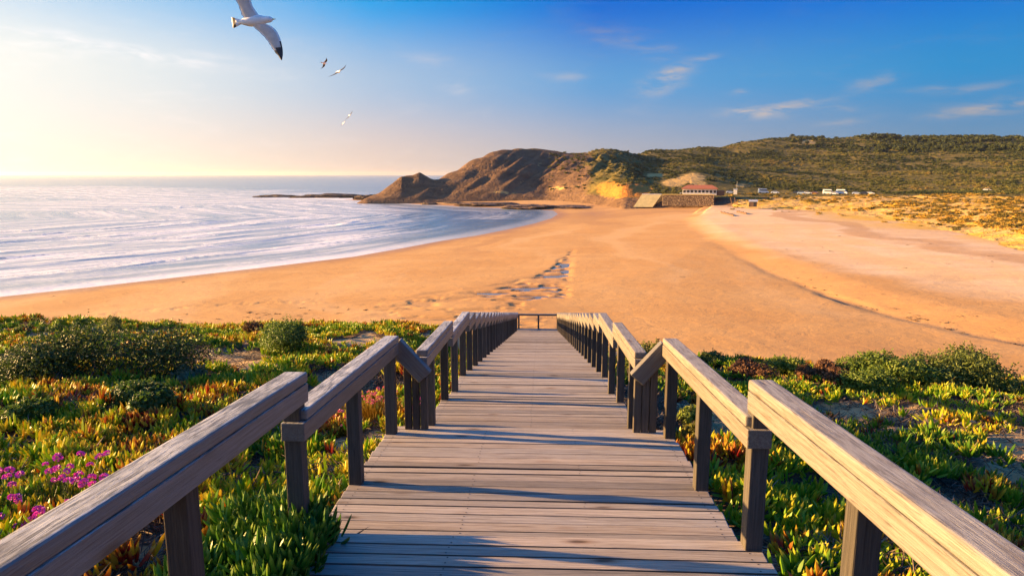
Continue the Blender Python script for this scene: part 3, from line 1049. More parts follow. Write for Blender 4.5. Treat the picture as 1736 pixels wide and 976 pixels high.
def rail(y0, y1, x, Ha, slope=0.068, cap_in=0.0, wd=RAIL_W, hgt=RAIL_TOP):
    """a railing piece along the boardwalk: lower beam with a rounded cap on it"""
    L = math.hypot(y1 - y0, slope * (y1 - y0))
    ym = (y0 + y1) / 2
    Hm = Ha + slope * (ym - y0)
    rot = Euler((0, math.atan(slope), math.pi / 2))
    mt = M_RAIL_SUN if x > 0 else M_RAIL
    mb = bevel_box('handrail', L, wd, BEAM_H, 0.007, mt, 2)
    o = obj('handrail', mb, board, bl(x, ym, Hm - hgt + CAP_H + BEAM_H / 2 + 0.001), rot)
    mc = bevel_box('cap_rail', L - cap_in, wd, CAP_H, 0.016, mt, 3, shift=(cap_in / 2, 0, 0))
    c = obj('cap_rail', mc, o, (0, 0, (BEAM_H + CAP_H) / 2 + 0.003), (0, 0, 0))
    return o


def post(x, y, H, h, s=0.098):
    me = bevel_box('post', h, s, s, 0.006, M_POST, 2)
    o = obj('post', me, board, bl(x, y, H - h / 2), (0, math.pi / 2, random.choice((0, math.pi))))
    return o


PB = RAIL_TOP - CAP_H - BEAM_H + 0.006     # post height up to the underside of the beam
for side in (-1, 1):
    xw_out = XR_W if side > 0 else XL_W
    xn_out = XR_N if side > 0 else XL_N
    xw_r = xw_out - side * RAIL_W / 2
    xn_r = xn_out - side * RAIL_W / 2
    xw_p = xw_out - side * 0.050
    xn_p = xn_out - side * 0.046
    # upper landing
    H = lambda y: 2.106 + 0.068 * (y - 3.64)
    rail(-1.2, 3.64 if side > 0 else 3.70, xw_r, H(-1.2), hgt=RAIL_TOP + 0.058)
    for y in (-0.02, 1.20, 2.45, 3.685):
        post(xw_p, y, float(H(y)), PB + 0.058)
    # second landing
    H2 = lambda y: 2.27 + 0.068 * (y - 3.75)
    rail(3.60, 6.20, xw_r, H2(3.60), cap_in=0.05)
    for y in (4.905, 6.15):
        post(xw_p, y, float(H2(y)), PB)
    # closing screen where the walk narrows: short sloping rail with four posts under it
    xi = xn_out - side * 0.10
    xo = xw_out - side * 0.10
    ztop0, ztop1 = RAIL_TOP - 0.03, RAIL_TOP - 0.30
    yb = 6.265
    dx = abs(xo - xi)
    L = math.hypot(dx, 0.27) + 0.06
    an = math.atan2(0.27, dx)
    mb = bevel_box('handrail', L, 0.10, 0.155, 0.008, M_RAIL, 2)
    obj('handrail', mb, board, bl((xo + xi) / 2 + side * 0.0, yb, float(H2(yb)) - (ztop0 + ztop1) / 2 + 0.085), (0, side * -an, 0))
    for j in range(3):
        t = (j + 0.55) / 3
        xp = xo + (xi - xo) * (t * 0.95 + .05) - side * 0.035
        hz = ztop0 + (ztop1 - ztop0) * t - 0.16
        post(xp, yb + 0.02, float(H2(yb)), hz, 0.066)
    # narrow flights
    H3 = lambda y: 2.623 + 0.068 * (y - 6.40)
    rail(6.34, 8.34, xn_r, H3(6.34), cap_in=0.04, wd=0.12)
    for y in (7.00, 8.06):
        post(xn_p, y, float(H3(y)), PB, 0.088)
    H4 = lambda y: 2.905 + 0.068 * (y - 8.35)
    rail(8.28, 10.34, xn_r, H4(8.28), cap_in=0.04, wd=0.12)
    for y in (9.05, 10.05):
        post(xn_p, y, float(H4(y)), PB, 0.088)
    for k in range(24):
        y0 = 10.35 + k
        H0 = 3.18 + 0.203 * k
        rail(y0 - 0.06, y0 + 0.99, xn_r, H0 - 0.068 * 0.06, cap_in=0.03, wd=0.12)
        post(xn_p, y0 + 0.68, H0 + 0.068 * 0.68, PB, 0.088)

# rail across the foot of the flight, where the walk turns left
hl = 0.80
HL_ = 8.05
mb = bevel_box('handrail', XR_N + 3.25, 0.10, 0.10, 0.008, M_RAIL, 2)
obj('handrail', mb, board, bl((XR_N - 3.25) / 2, 35.38, HL_ - hl + 0.05), (0, 0, 0))
for x in (-3.18, -2.12, -1.08, -0.04, 0.97):
    post(x, 35.38, HL_, hl - 0.1, 0.09)
for x, ya in ((-3.19, 34.45), (0.985, 34.3)):
    mb = bevel_box('handrail', 35.33 - ya, 0.10, 0.10, 0.008, M_RAIL, 2)
    obj('handrail', mb, board, bl(x, (35.33 + ya) / 2, HL_ - hl + 0.05), (0, 0, math.pi / 2))
    post(x, ya + 0.06, HL_, hl - 0.1, 0.09)

# ================================================================== PLANTS
def mat_leaf(name, cols, translucent=0.35, rough=0.5, inst=True, tipcol=None):
    """cols: list of (position, colour) over the plant's own tint"""
    m, T = new_mat(name)
    if inst:
        t = T.attr('tint', 'INSTANCER').outputs['Fac']
    else:
        t = T.n('ShaderNodeObjectInfo').outputs['Random']
    lr = T.attr('leafrand').outputs['Fac']
    tp = T.attr('tip').outputs['Fac']
    v = T.m('ADD', t, T.m('MULTIPLY', T.m('SUBTRACT', lr, 0.5), 0.42))
    r = T.n('ShaderNodeValToRGB', {0: v})
    e = r.color_ramp.elements
    while len(e) < len(cols):
        e.new(0.5)
    for q, (p, c) in zip(e, cols):
        q.position = p
        q.color = (*c, 1)
    c = r.outputs[0]
    if tipcol:
        c = T.mix(T.m('MULTIPLY', T.rng(tp, 0.45, 1.0), T.rng(lr, 0.2, 0.9, .1, .8)), c, tipcol)
    p = T.n('ShaderNodeBsdfPrincipled', {'Base Color': c, 'Roughness': rough, 'Specular IOR Level': 0.35})
    tr = T.n('ShaderNodeBsdfTranslucent', {'Color': c})
    mx = T.n('ShaderNodeMixShader', {0: translucent, 1: p.outputs[0], 2: tr.outputs[0]})
    T.out(mx.outputs[0])
    return m


M_ICE = mat_leaf('ice_plant_leaf', [(0.0, (0.09, 0.24, 0.02)), (0.28, (0.22, 0.42, 0.022)), (0.52, (0.46, 0.55, 0.028)), (0.76, (0.74, 0.60, 0.04)), (0.90, (0.48, 0.17, 0.025)), (1.0, (0.38, 0.035, 0.02))], 0.5, 0.4, True, (0.62, 0.52, 0.06))
M_TWIG = mat_leaf('dry_stem', [(0.0, (0.035, 0.022, 0.018)), (0.6, (0.13, 0.085, 0.06)), (1.0, (0.24, 0.19, 0.15))], 0.0, 0.9)
M_SCRUB = mat_leaf('far_scrub_leaf', [(0.0, (0.022, 0.036, 0.010)), (0.45, (0.095, 0.105, 0.024)), (0.8, (0.21, 0.18, 0.04)), (1.0, (0.26, 0.16, 0.045))], 0.2, 0.8)
M_TUFT = mat_leaf('dune_tuft_leaf', [(0.0, (0.06, 0.065, 0.016)), (0.4, (0.26, 0.18, 0.028)), (1.0, (0.62, 0.38, 0.05))], 0.25, 0.8)


class MB:
    """collects triangles/quads with two per-vertex values"""
    def __init__(self):
        self.v, self.f, self.lr, self.tp, self.mi = [], [], [], [], []

    def add(self, vs, fs, lr=0.5, tp=None, mi=0):
        b = len(self.v)
        self.v += [tuple(x) for x in vs]
        self.f += [tuple(b + i for i in f) for f in fs]
        self.mi += [mi] * len(fs)
        self.lr += [lr] * len(vs)
        self.tp += list(tp) if tp is not None else [0.5] * len(vs)

    def mesh(self, name, mats, sm=False):
        me = bpy.data.meshes.new(name)
        me.from_pydata(self.v, [], self.f)
        for m in (mats if isinstance(mats, (list, tuple)) else [mats]):
            me.materials.append(m)
        me.polygons.foreach_set('material_index', self.mi)
        fattr(me, 'leafrand', self.lr)
        fattr(me, 'tip', self.tp)
        if sm:
            me.polygons.foreach_set('use_smooth', [True] * len(me.polygons))
        me.update()
        return me


def finger(mb, base, direction, length, width, lr, bend=0.25, mi=0):
    """one fleshy three-sided leaf, curved and pointed"""
    d = Vector(direction).normalized()
    side = d.cross(Vector((0, 0, 1)))
    if side.length < 0.1:
        side = Vector((1, 0, 0))
    side.normalize()
    upv = side.cross(d).normalized()
    rings = [(0.0, 0.7), (0.40, 1.0), (0.80, 0.8)]
    vs, tp = [], []
    a0 = random.uniform(0, 6.28)
    for t, r in rings:
        c = Vector(base) + d * (length * t) + Vector((0, 0, 1)) * (bend * length * t * t)
        for k in range(3):
            a = a0 + k * 2.0944
            vs.append(c + (side * math.cos(a) + upv * math.sin(a)) * (width * 0.5 * r))
            tp.append(t)
    vs.append(Vector(base) + d * length + Vector((0, 0, 1)) * (bend * length))
    tp.append(1.0)
    fs = []
    for j in range(2):
        for k in range(3):
            k2 = (k + 1) % 3
            fs.append((j * 3 + k, j * 3 + k2, j * 3 + 3 + k2, j * 3 + 3 + k))
    for k in range(3):
        fs.append((6 + k, 6 + (k + 1) % 3, 9))
    mb.add(vs, fs, lr, tp, mi)


def ice_cluster(n, spread, ln, mb=None, origin=(0, 0, 0)):
    mb = mb or MB()
    for i in range(n):
        a = random.uniform(0, 6.283)
        el = random.uniform(0.42, 1.40)
        r = random.uniform(0, spread)
        b = (origin[0] + math.cos(a) * r, origin[1] + math.sin(a) * r, origin[2] - 0.02)
        a2 = a + random.gauss(0, 0.7)
        finger(mb, b, (math.cos(a2) * math.cos(el), math.sin(a2) * math.cos(el), math.sin(el)), ln * random.uniform(0.65, 1.2), 0.023 * random.uniform(0.8, 1.2), random.random())
    return mb


def hidden_collection(name, meshes):
    col = bpy.data.collections.new(name)
    for i, me in enumerate(meshes):
        o = bpy.data.objects.new('%s_%02d' % (name, i), me)
        col.objects.link(o)
    return col


def scatter(name, pts, rot, scl, tint, idx, col, kind='stuff'):
    me = bpy.data.meshes.new(name)
    me.vertices.add(len(pts))
    me.vertices.foreach_set('co', np.asarray(pts, np.float32).ravel())
    vattr(me, 'rot', rot)
    vattr(me, 'scl', scl)
    fattr(me, 'tint', tint)
    a = me.attributes.new('idx', 'INT', 'POINT')
    a.data.foreach_set('value', np.asarray(idx, np.int32))
    me.update()
    o = obj(name, me)
    ng = bpy.data.node_groups.new(name + '_scatter', 'GeometryNodeTree')
    ng.interface.new_socket('Geometry', in_out='INPUT', socket_type='NodeSocketGeometry')
    ng.interface.new_socket('Geometry', in_out='OUTPUT', socket_type='NodeSocketGeometry')
    N, L = ng.nodes, ng.links
    gi, go = N.new('NodeGroupInput'), N.new('NodeGroupOutput')
    ci = N.new('GeometryNodeCollectionInfo')
    ci.inputs['Collection'].default_value = col
    ci.inputs['Separate Children'].default_value = True
    ci.inputs['Reset Children'].default_value = True
    iop = N.new('GeometryNodeInstanceOnPoints')
    iop.inputs['Pick Instance'].default_value = True

    def na(n, t):
        q = N.new('GeometryNodeInputNamedAttribute')
        q.data_type = t
        q.inputs['Name'].default_value = n
        return q.outputs['Attribute']
    e2r = N.new('FunctionNodeEulerToRotation')
    L.new(na('rot', 'FLOAT_VECTOR'), e2r.inputs[0])
    L.new(gi.outputs[0], iop.inputs['Points'])
    L.new(ci.outputs[0], iop.inputs['Instance'])
    L.new(na('idx', 'INT'), iop.inputs['Instance Index'])
    L.new(e2r.outputs[0], iop.inputs['Rotation'])
    L.new(na('scl', 'FLOAT_VECTOR'), iop.inputs['Scale'])
    L.new(iop.outputs[0], go.inputs[0])
    md = o.modifiers.new('scatter', 'NODES')
    md.node_group = ng
    return tag(o, kind=kind)


def build_ground_cover():
    var = []
    for k in range(6):
        mb = ice_cluster(random.randint(10, 14), 0.085, random.uniform(0.070, 0.090))
        var.append(mb.mesh('ice_plant_shoot', M_ICE))
    col = hidden_collection('ice_plant_shoot', var)
    P = []
    for (x0, x1, y0, y1, dens) in ((-9, 9, 1.5, 7.5, 120), (-14, 14, 7.5, 13, 80), (-20, 20, 13, 27, 50)):
        n = int((x1 - x0) * (y1 - y0) * dens * 0.8)
        P.append(np.stack([RNG.uniform(x0, x1, n), RNG.uniform(y0, y1, n)], -1))
    P = np.concatenate(P)
    X, Y = P[:, 0], P[:, 1]
    c, px, py = cover_mask(X, Y)
    ok = RNG.random(len(X)) < c * 1.05
    ok &= (px > -260) & (px < 2000) & (py < 1180)
    half_r = np.where(Y < 6.4, XR_W, XR_N) + 0.05
    half_l = np.where(Y < 6.4, XL_W, XL_N) - 0.05
    ok &= (X > half_r) | (X < half_l)
    # sparser in the worn strip right beside the walk
    edge = np.minimum(np.abs(X - half_r), np.abs(X - half_l))
    ok &= RNG.random(len(X)) < np.where(X > 0, smooth(0.0, 0.6, edge) * .85 + .25, smooth(-.4, 0.5, edge))
    X, Y, px, py = X[ok], Y[ok], px[ok], py[ok]
    Z = dune_z(X, Y)
    n = len(X)
    dens = fbm(X / 0.8, Y / 0.8, 401, 3)
    lift = 0.02 + 0.12 * smooth(0.35, 0.65, dens)
    sc_ = 0.85 + 0.6 * RNG.random(n)
    tint = (fbm(X / 1.5 + 3, Y / 1.5, 403, 3) - 0.5) * 1.3 + 0.385 + RNG.normal(0, 0.08, n)
    tint += 0.10 * smooth(760, 640, py) * (px < 800) - 0.12 * smooth(820, 930, py)
    red = (fbm(X / 0.9 + 8, Y / 0.9, 407, 2) > 0.72) | (RNG.random(n) < 0.06)
    tint = np.where(red, RNG.uniform(0.8, 1.05, n), tint)
    rot = np.stack([RNG.normal(0, .28, n), RNG.normal(0, .28, n), RNG.uniform(0, 6.28, n)], -1)
    s = np.stack([sc_, sc_, sc_ * RNG.uniform(0.85, 1.3, n)], -1)
    scatter('ice_plant_cover', np.stack([X, Y, Z + lift], -1), rot, s, np.clip(tint, 0, 1), RNG.integers(0, len(var), n), col)
    # dry stems and litter
    tv = []
    for k in range(5):
        mb = MB()
        for j in range(9):
            p = Vector((random.uniform(-.10, .10), random.uniform(-.10, .10), 0))
            a = random.uniform(0, 6.28)
            d = Vector((math.cos(a), math.sin(a), random.uniform(-.1, .5)))
            finger(mb, p, d, random.uniform(.06, .17), random.uniform(.004, .010), random.random(), random.uniform(-.5, .3))
        tv.append(mb.mesh('dry_stem', M_TWIG))
    col2 = hidden_collection('dry_stem', tv)
    n = 52000
    X = RNG.uniform(-11, 11, n)
    Y = 1.8 + 14 * RNG.random(n) ** 1.25
    c, px, py = cover_mask(X, Y)
    patch = fbm(X / 1.3 + 2, Y / 1.3, 421, 3)
    bare = np.zeros(n)
    for (cx, cy, rx, ry) in BARE:
        bare = np.maximum(bare, np.exp(-(((px - cx) / rx) ** 2 + ((py - cy) / ry) ** 2)))
    ok = (RNG.random(n) < (smooth(0.34, 0.52, patch) * .9 + .04) * (1 - .85 * bare)) & ((X > XR_W + .02) | (X < XL_W - .02)) & (px > -200) & (px < 1950)
    X, Y = X[ok], Y[ok]
    n = len(X)
    Z = dune_z(X, Y)
    rot = np.stack([RNG.normal(0, .25, n), RNG.normal(0, .25, n), RNG.uniform(0, 6.28, n)], -1)
    s = np.repeat(RNG.uniform(.7, 1.5, n)[:, None], 3, 1)
    scatter('dry_litter', np.stack([X, Y, Z + .012], -1), rot, s, RNG.random(n), RNG.integers(0, len(tv), n), col2)


build_ground_cover()


def leaf_quad(mb, c, nrm, L, W, lr, mi=0):
    nrm = nrm.normalized()
    t = nrm.cross(Vector((random.gauss(0, 1), random.gauss(0, 1), random.gauss(0, 1))))
    t.normalize()
    b = nrm.cross(t)
    mb.add([c - t * L * .5, c + b * W * .5 - nrm * W * .15, c + t * L * .5, c - b * W * .5 - nrm * W * .15], [(0, 1, 2), (0, 2, 3)], lr, [0, .5, 1, .5], mi)


M_BARK = mat_simple('shrub_bark', (0.10, 0.07, 0.05), 0.9)
SHRUB_MATS = {
    'dark': mat_leaf('shrub_leaf_dark', [(0, (0.03, 0.058, 0.012)), (0.5, (0.075, 0.115, 0.02)), (1, (0.18, 0.20, 0.035))], 0.3, 0.55, False),
    'green': mat_leaf('shrub_leaf_green', [(0, (0.05, 0.10, 0.015)), (0.5, (0.12, 0.19, 0.024)), (1, (0.26, 0.28, 0.035))], 0.35, 0.5, False),
    'red': mat_leaf('shrub_leaf_russet', [(0, (0.07, 0.055, 0.02)), (0.5, (0.16, 0.075, 0.035)), (1, (0.24, 0.12, 0.05))], 0.3, 0.7, False),
    'gold': mat_leaf('shrub_leaf_gold', [(0, (0.14, 0.14, 0.02)), (0.5, (0.34, 0.25, 0.025)), (1, (0.50, 0.30, 0.03))], 0.4, 0.6, False),
    'grey': mat_leaf('shrub_leaf_grey', [(0, (0.07, 0.10, 0.05)), (0.5, (0.14, 0.18, 0.09)), (1, (0.24, 0.27, 0.16))], 0.3, 0.7, False),
}


def shrub(name, px, py, wpx, hpx, kind, label, cat='shrub', group=None, leaf=0.045, nleaf=3600, depth=0.8, seed=0):
    x, y, z = pix_dune(px, py)
    dist = math.hypot(x, y) * math.cos(PITCH)
    w = wpx * dist / F
    h = hpx * dist / F * 1.02
    nleaf = int(nleaf * 2.0)
    leaf *= 1.12
    random.seed(1000 + seed)
    root = empty(name, (x, y, z), 0, label, cat, group)
    lobes = []
    nl = max(5, int(w / 0.22))
    for i in range(nl):
        u = random.uniform(-1, 1)
        hh = h * (0.45 + 0.5 * math.sqrt(max(0, 1 - u * u)) * random.uniform(.7, 1.05))
        r = min(w * 0.26, h * random.uniform(0.34, 0.6))
        lobes.append((Vector((u * (w / 2 - r * .8), random.uniform(-1, 1) * w * depth * 0.35, hh - r * .9)), r))
    mb = MB()
    for i in range(nleaf):
        c, r = random.choice(lobes)
        d = Vector((random.gauss(0, 1), random.gauss(0, 1), random.gauss(0.25, 1))).normalized()
        rr = r * (random.random() ** 0.35) * random.uniform(.85, 1.12)
        p = c + Vector((d.x * rr * 1.15, d.y * rr * 1.15, d.z * rr))
        if p.z < -0.05:
            p.z = random.uniform(0, 0.1)
        n = (d + Vector((random.gauss(0, .6), random.gauss(0, .6), random.gauss(0, .6))))
        leaf_quad(mb, p, n, leaf * random.uniform(.8, 1.6), leaf * random.uniform(.5, .95), random.random())
    for i in range(nleaf // 60):                      # ragged sprigs beyond the lobes
        c, r = random.choice(lobes)
        d = Vector((random.gauss(0, 1), random.gauss(0, 1), abs(random.gauss(0.4, .8)))).normalized()
        ln = r * random.uniform(.25, .6)
        for q in range(14):
            p = c + d * (r * .85 + ln * q / 14) + Vector((random.gauss(0, .02), random.gauss(0, .02), random.gauss(0, .02)))
            if p.z > 0:
                leaf_quad(mb, p, d + Vector((random.gauss(0, .8), random.gauss(0, .8), random.gauss(0, .8))), leaf * random.uniform(.7, 1.3), leaf * random.uniform(.4, .7), random.random())
    obj('foliage', mb.mesh('foliage', SHRUB_MATS[kind]), root)
    st = MB()
    for c, r in lobes:
        b = Vector((c.x * .25, c.y * .25, -0.05))
        dv = c - b
        finger(st, b, dv, dv.length, 0.03, .5, 0.0)
    obj('stems', st.mesh('stems', M_BARK), root)
    return root, w, h


shrub('coastal_shrub', 175, 645, 270, 88, 'dark', 'large dark green rounded shrub on the left slope', seed=1, nleaf=6500, leaf=.04)
shrub('coastal_shrub', 488, 606, 112, 62, 'green', 'round green shrub on the left slope against the sand, right of a russet twiggy one', seed=2, nleaf=4200, leaf=.04)
shrub('twiggy_shrub', 434, 566, 46, 24, 'red', 'small russet twiggy shrub on the left brow beside a round green shrub', seed=3, nleaf=700)
shrub('low_shrub', 235, 705, 140, 50, 'green', 'low bright green shrub in front of the large dark shrub', seed=4, nleaf=3200)
shrub('low_shrub', 60, 720, 130, 36, 'green', 'low green shrub near the left picture edge above the pink flowers', seed=16, nleaf=2400)
shrub('coastal_shrub', 185, 566, 66, 24, 'dark', 'small dark shrub on the left brow behind the large dark shrub', seed=5, nleaf=1200)
shrub('coastal_shrub', 95, 560, 110, 14, 'green', 'flat green shrub on the left brow near the picture edge', seed=17, nleaf=1200)
shrub('silvery_plant', 312, 652, 60, 32, 'grey', 'small silvery green plant right of the large dark shrub', 'plant', seed=6, nleaf=1300)
shrub('coastal_shrub', 1625, 668, 150, 68, 'dark', 'tall dark green shrub at the right end of the right brow', seed=7, nleaf=4800)
shrub('coastal_shrub', 1500, 660, 180, 54, 'green', 'broad green shrub on the right brow, left of the dark one', seed=8, nleaf=4800)
shrub('russet_shrub', 1395, 655, 110, 40, 'red', 'russet brown shrub in the middle of the right brow', seed=9, nleaf=2400)
shrub('coastal_shrub', 1330, 640, 90, 38, 'green', 'small green shrub on the right brow between two russet ones', seed=10, nleaf=2200)
shrub('russet_shrub', 1262, 650, 110, 42, 'red', 'russet shrub on the right brow beside the handrail', seed=11, nleaf=2400)
shrub('coastal_shrub', 1215, 622, 60, 26, 'dark', 'dark green shrub behind the right handrail near its high corner', seed=12, nleaf=1400)
shrub('coastal_shrub', 1098, 625, 120, 58, 'dark', 'dark green shrub right of the stairs below the sloping rail', seed=13, nleaf=3400)
shrub('coastal_shrub', 1170, 720, 60, 36, 'green', 'green shrub at the foot of the posts where the railing narrows on the right', seed=14, nleaf=1300)
shrub('golden_shrub', 1175, 748, 50, 30, 'gold', 'small golden shrub between two posts of the right railing', seed=15, nleaf=900)

# ---- flowers
M_PINK = mat_simple('thrift_petals', (0.88, 0.13, 0.62), 0.6, 0, 40, .35)
M_ROSE = mat_simple('rose_petals', (0.88, 0.30, 0.34), 0.6, 0, 40, .35)
M_STALK = mat_leaf('flower_stalk', [(0, (0.06, 0.11, 0.02)), (1, (0.12, 0.17, 0.03))], 0.2, 0.6, False)


def head_mesh(name, mat, r=1.0):
    """globe of many narrow petals"""
    mb = MB()
    for i in range(46):
        d = Vector((random.gauss(0, 1), random.gauss(0, 1), random.gauss(0.35, .8))).normalized()
        if d.z < -.45:
            continue
        t = d.cross(Vector((random.gauss(0, 1), random.gauss(0, 1), random.gauss(0, 1)))).normalized()
        b = d.cross(t)
        sq = Vector((1, 1, 0.78))
        vs = [d * .35, d * .95 + t * .30, d * 1.08, d * .95 - t * .30]
        mb.add([v * sq * r for v in vs], [(0, 1, 2, 3)], random.random())
        vs = [d * .80 + b * .28 + t * .1, d * 1.0 + t * .26, d * .86 - b * .28]
        mb.add([v * sq * r for v in vs], [(0, 1, 2)], random.random())
    return mb.mesh(name, mat)


def flower_clump(name, px, py, heads, radius, height, hr, label, cat, petal, leafkind, nleaf, seed, leaf_len=.16):
    random.seed(seed)
    x, y, z = pix_dune(px, py)
    root = empty(name, (x, y, z), 0, label, cat)
    mb = MB()
    for i in range(nleaf):
        a = random.uniform(0, 6.28)
        r = radius * math.sqrt(random.random())
        el = random.uniform(.7, 1.5)
        a2 = a + random.gauss(0, .8)
        finger(mb, (math.cos(a) * r, math.sin(a) * r, -.03), (math.cos(a2) * math.cos(el), math.sin(a2) * math.cos(el), math.sin(el)), leaf_len * random.uniform(.6, 1.25), .007, random.random(), -.1)
    obj('leaf_tuft', mb.mesh('leaf_tuft', SHRUB_MATS[leafkind]), root)
    hm = [head_mesh('flower_head', petal) for _ in range(3)]
    for i in range(heads):
        a = random.uniform(0, 6.28)
        r = radius * 1.05 * math.sqrt(random.random())
        tip = Vector((math.cos(a) * r * 1.12, math.sin(a) * r * 1.12, height * random.uniform(.62, 1.08)))
        b = Vector((math.cos(a) * r * .8, math.sin(a) * r * .8, 0))
        st = MB()
        dv = tip - b
        finger(st, b, dv, dv.length, .006, .5, 0)
        o = obj('flower_head', hm[i % 3], root, tip, (random.gauss(0, .3), random.gauss(0, .3), random.uniform(0, 6)))
        k = hr * random.uniform(.75, 1.15)
        o.scale = (k, k, k)
        obj('stalk', st.mesh('stalk', M_STALK), root)
    return root


flower_clump('thrift', 40, 890, 38, 0.62, 0.34, 0.036, 'clump of bright pink globe flowers on thin stalks left of the handrail', 'flowers', M_PINK, 'green', 900, 71, .2)
flower_clump('thrift', 118, 845, 9, 0.22, 0.30, 0.030, 'small cluster of pink globe flowers nearer the left handrail', 'flowers', M_PINK, 'green', 260, 72, .18)
flower_clump('flowering_bush', 640, 712, 40, 0.24, 0.44, 0.026, 'golden bush with rose pink flowers between two posts of the left railing', 'flowers', M_ROSE, 'gold', 800, 73, .34)
flower_clump('flowering_bush', 590, 735, 14, 0.14, 0.26, 0.022, 'small yellow flowering bush left of the post on the left railing', 'flowers', M_ROSE, 'gold', 420, 75, .24)
flower_clump('thrift', 716, 722, 13, 0.11, 0.36, 0.026, 'few pink flowers beside the closing screen of the left railing', 'flowers', M_PINK, 'green', 240, 74, .2)


def deck_clump():
    """ice plant that hangs over the edge of the upper landing"""
    random.seed(91)
    root = empty('ice_plant', (XL_W - 0.05, 3.62, CAMZ - 2.25), 0, 'bright green ice plant spilling over the left deck edge beside the nearest post', 'plant')
    mb = MB()
    for i in range(420):
        oy = random.uniform(-0.60, 0.35)
        lim = 0.30 * smooth(.32, .02, oy) - 0.02 + random.uniform(-.06, .06)
        lim = float(lim)
        ox = random.uniform(-0.42, lim)
        oz = 0.05 + 0.15 * random.random() + (0.09 if ox > -.05 else 0.0)
        ice_cluster(7, 0.05, 0.11, mb, (ox, oy, oz))
    obj('leaves', mb.mesh('leaves', M_ICE_NEAR), root)
    st = MB()
    for i in range(12):
        b = Vector((random.uniform(-.4, 0), random.uniform(-.5, .4), -.15))
        d = Vector((random.uniform(.1, .5), random.uniform(-.3, .3), random.uniform(.2, .4)))
        finger(st, b, d, d.length, .018, .5, .1)
    obj('stems', st.mesh('stems', M_BARK), root)


M_ICE_NEAR = mat_leaf('ice_plant_leaf_near', [(0.0, (0.06, 0.18, 0.016)), (0.55, (0.13, 0.30, 0.02)), (0.85, (0.26, 0.40, 0.025)), (1.0, (0.26, 0.06, 0.02))], 0.35, 0.4, False, (0.30, 0.36, 0.05))
deck_clump()


# ================================================================== FAR PLANTS
def bush_mesh(name, mat, n, leaf, flat=0.75, trunk=False):
    mb = MB()
    lobes = [(Vector((random.uniform(-.55, .55), random.uniform(-.55, .55), random.uniform(.25, .6) * flat)), random.uniform(.35, .55)) for _ in range(6)]
    for i in range(n):
        c, r = random.choice(lobes)
        d = Vector((random.gauss(0, 1), random.gauss(0, 1), random.gauss(.3, 1))).normalized()
        leaf_quad(mb, c + d * r * random.random() ** .3, d + Vector((random.gauss(0, .5), random.gauss(0, .5), random.gauss(0, .5))), leaf * random.uniform(.7, 1.4), leaf * random.uniform(.6, 1.0), random.random())
    if trunk:
        finger(mb, (0, 0, -.4), (0, 0, 1), 1.0, .12, .1, 0)
    return mb.mesh(name, mat)


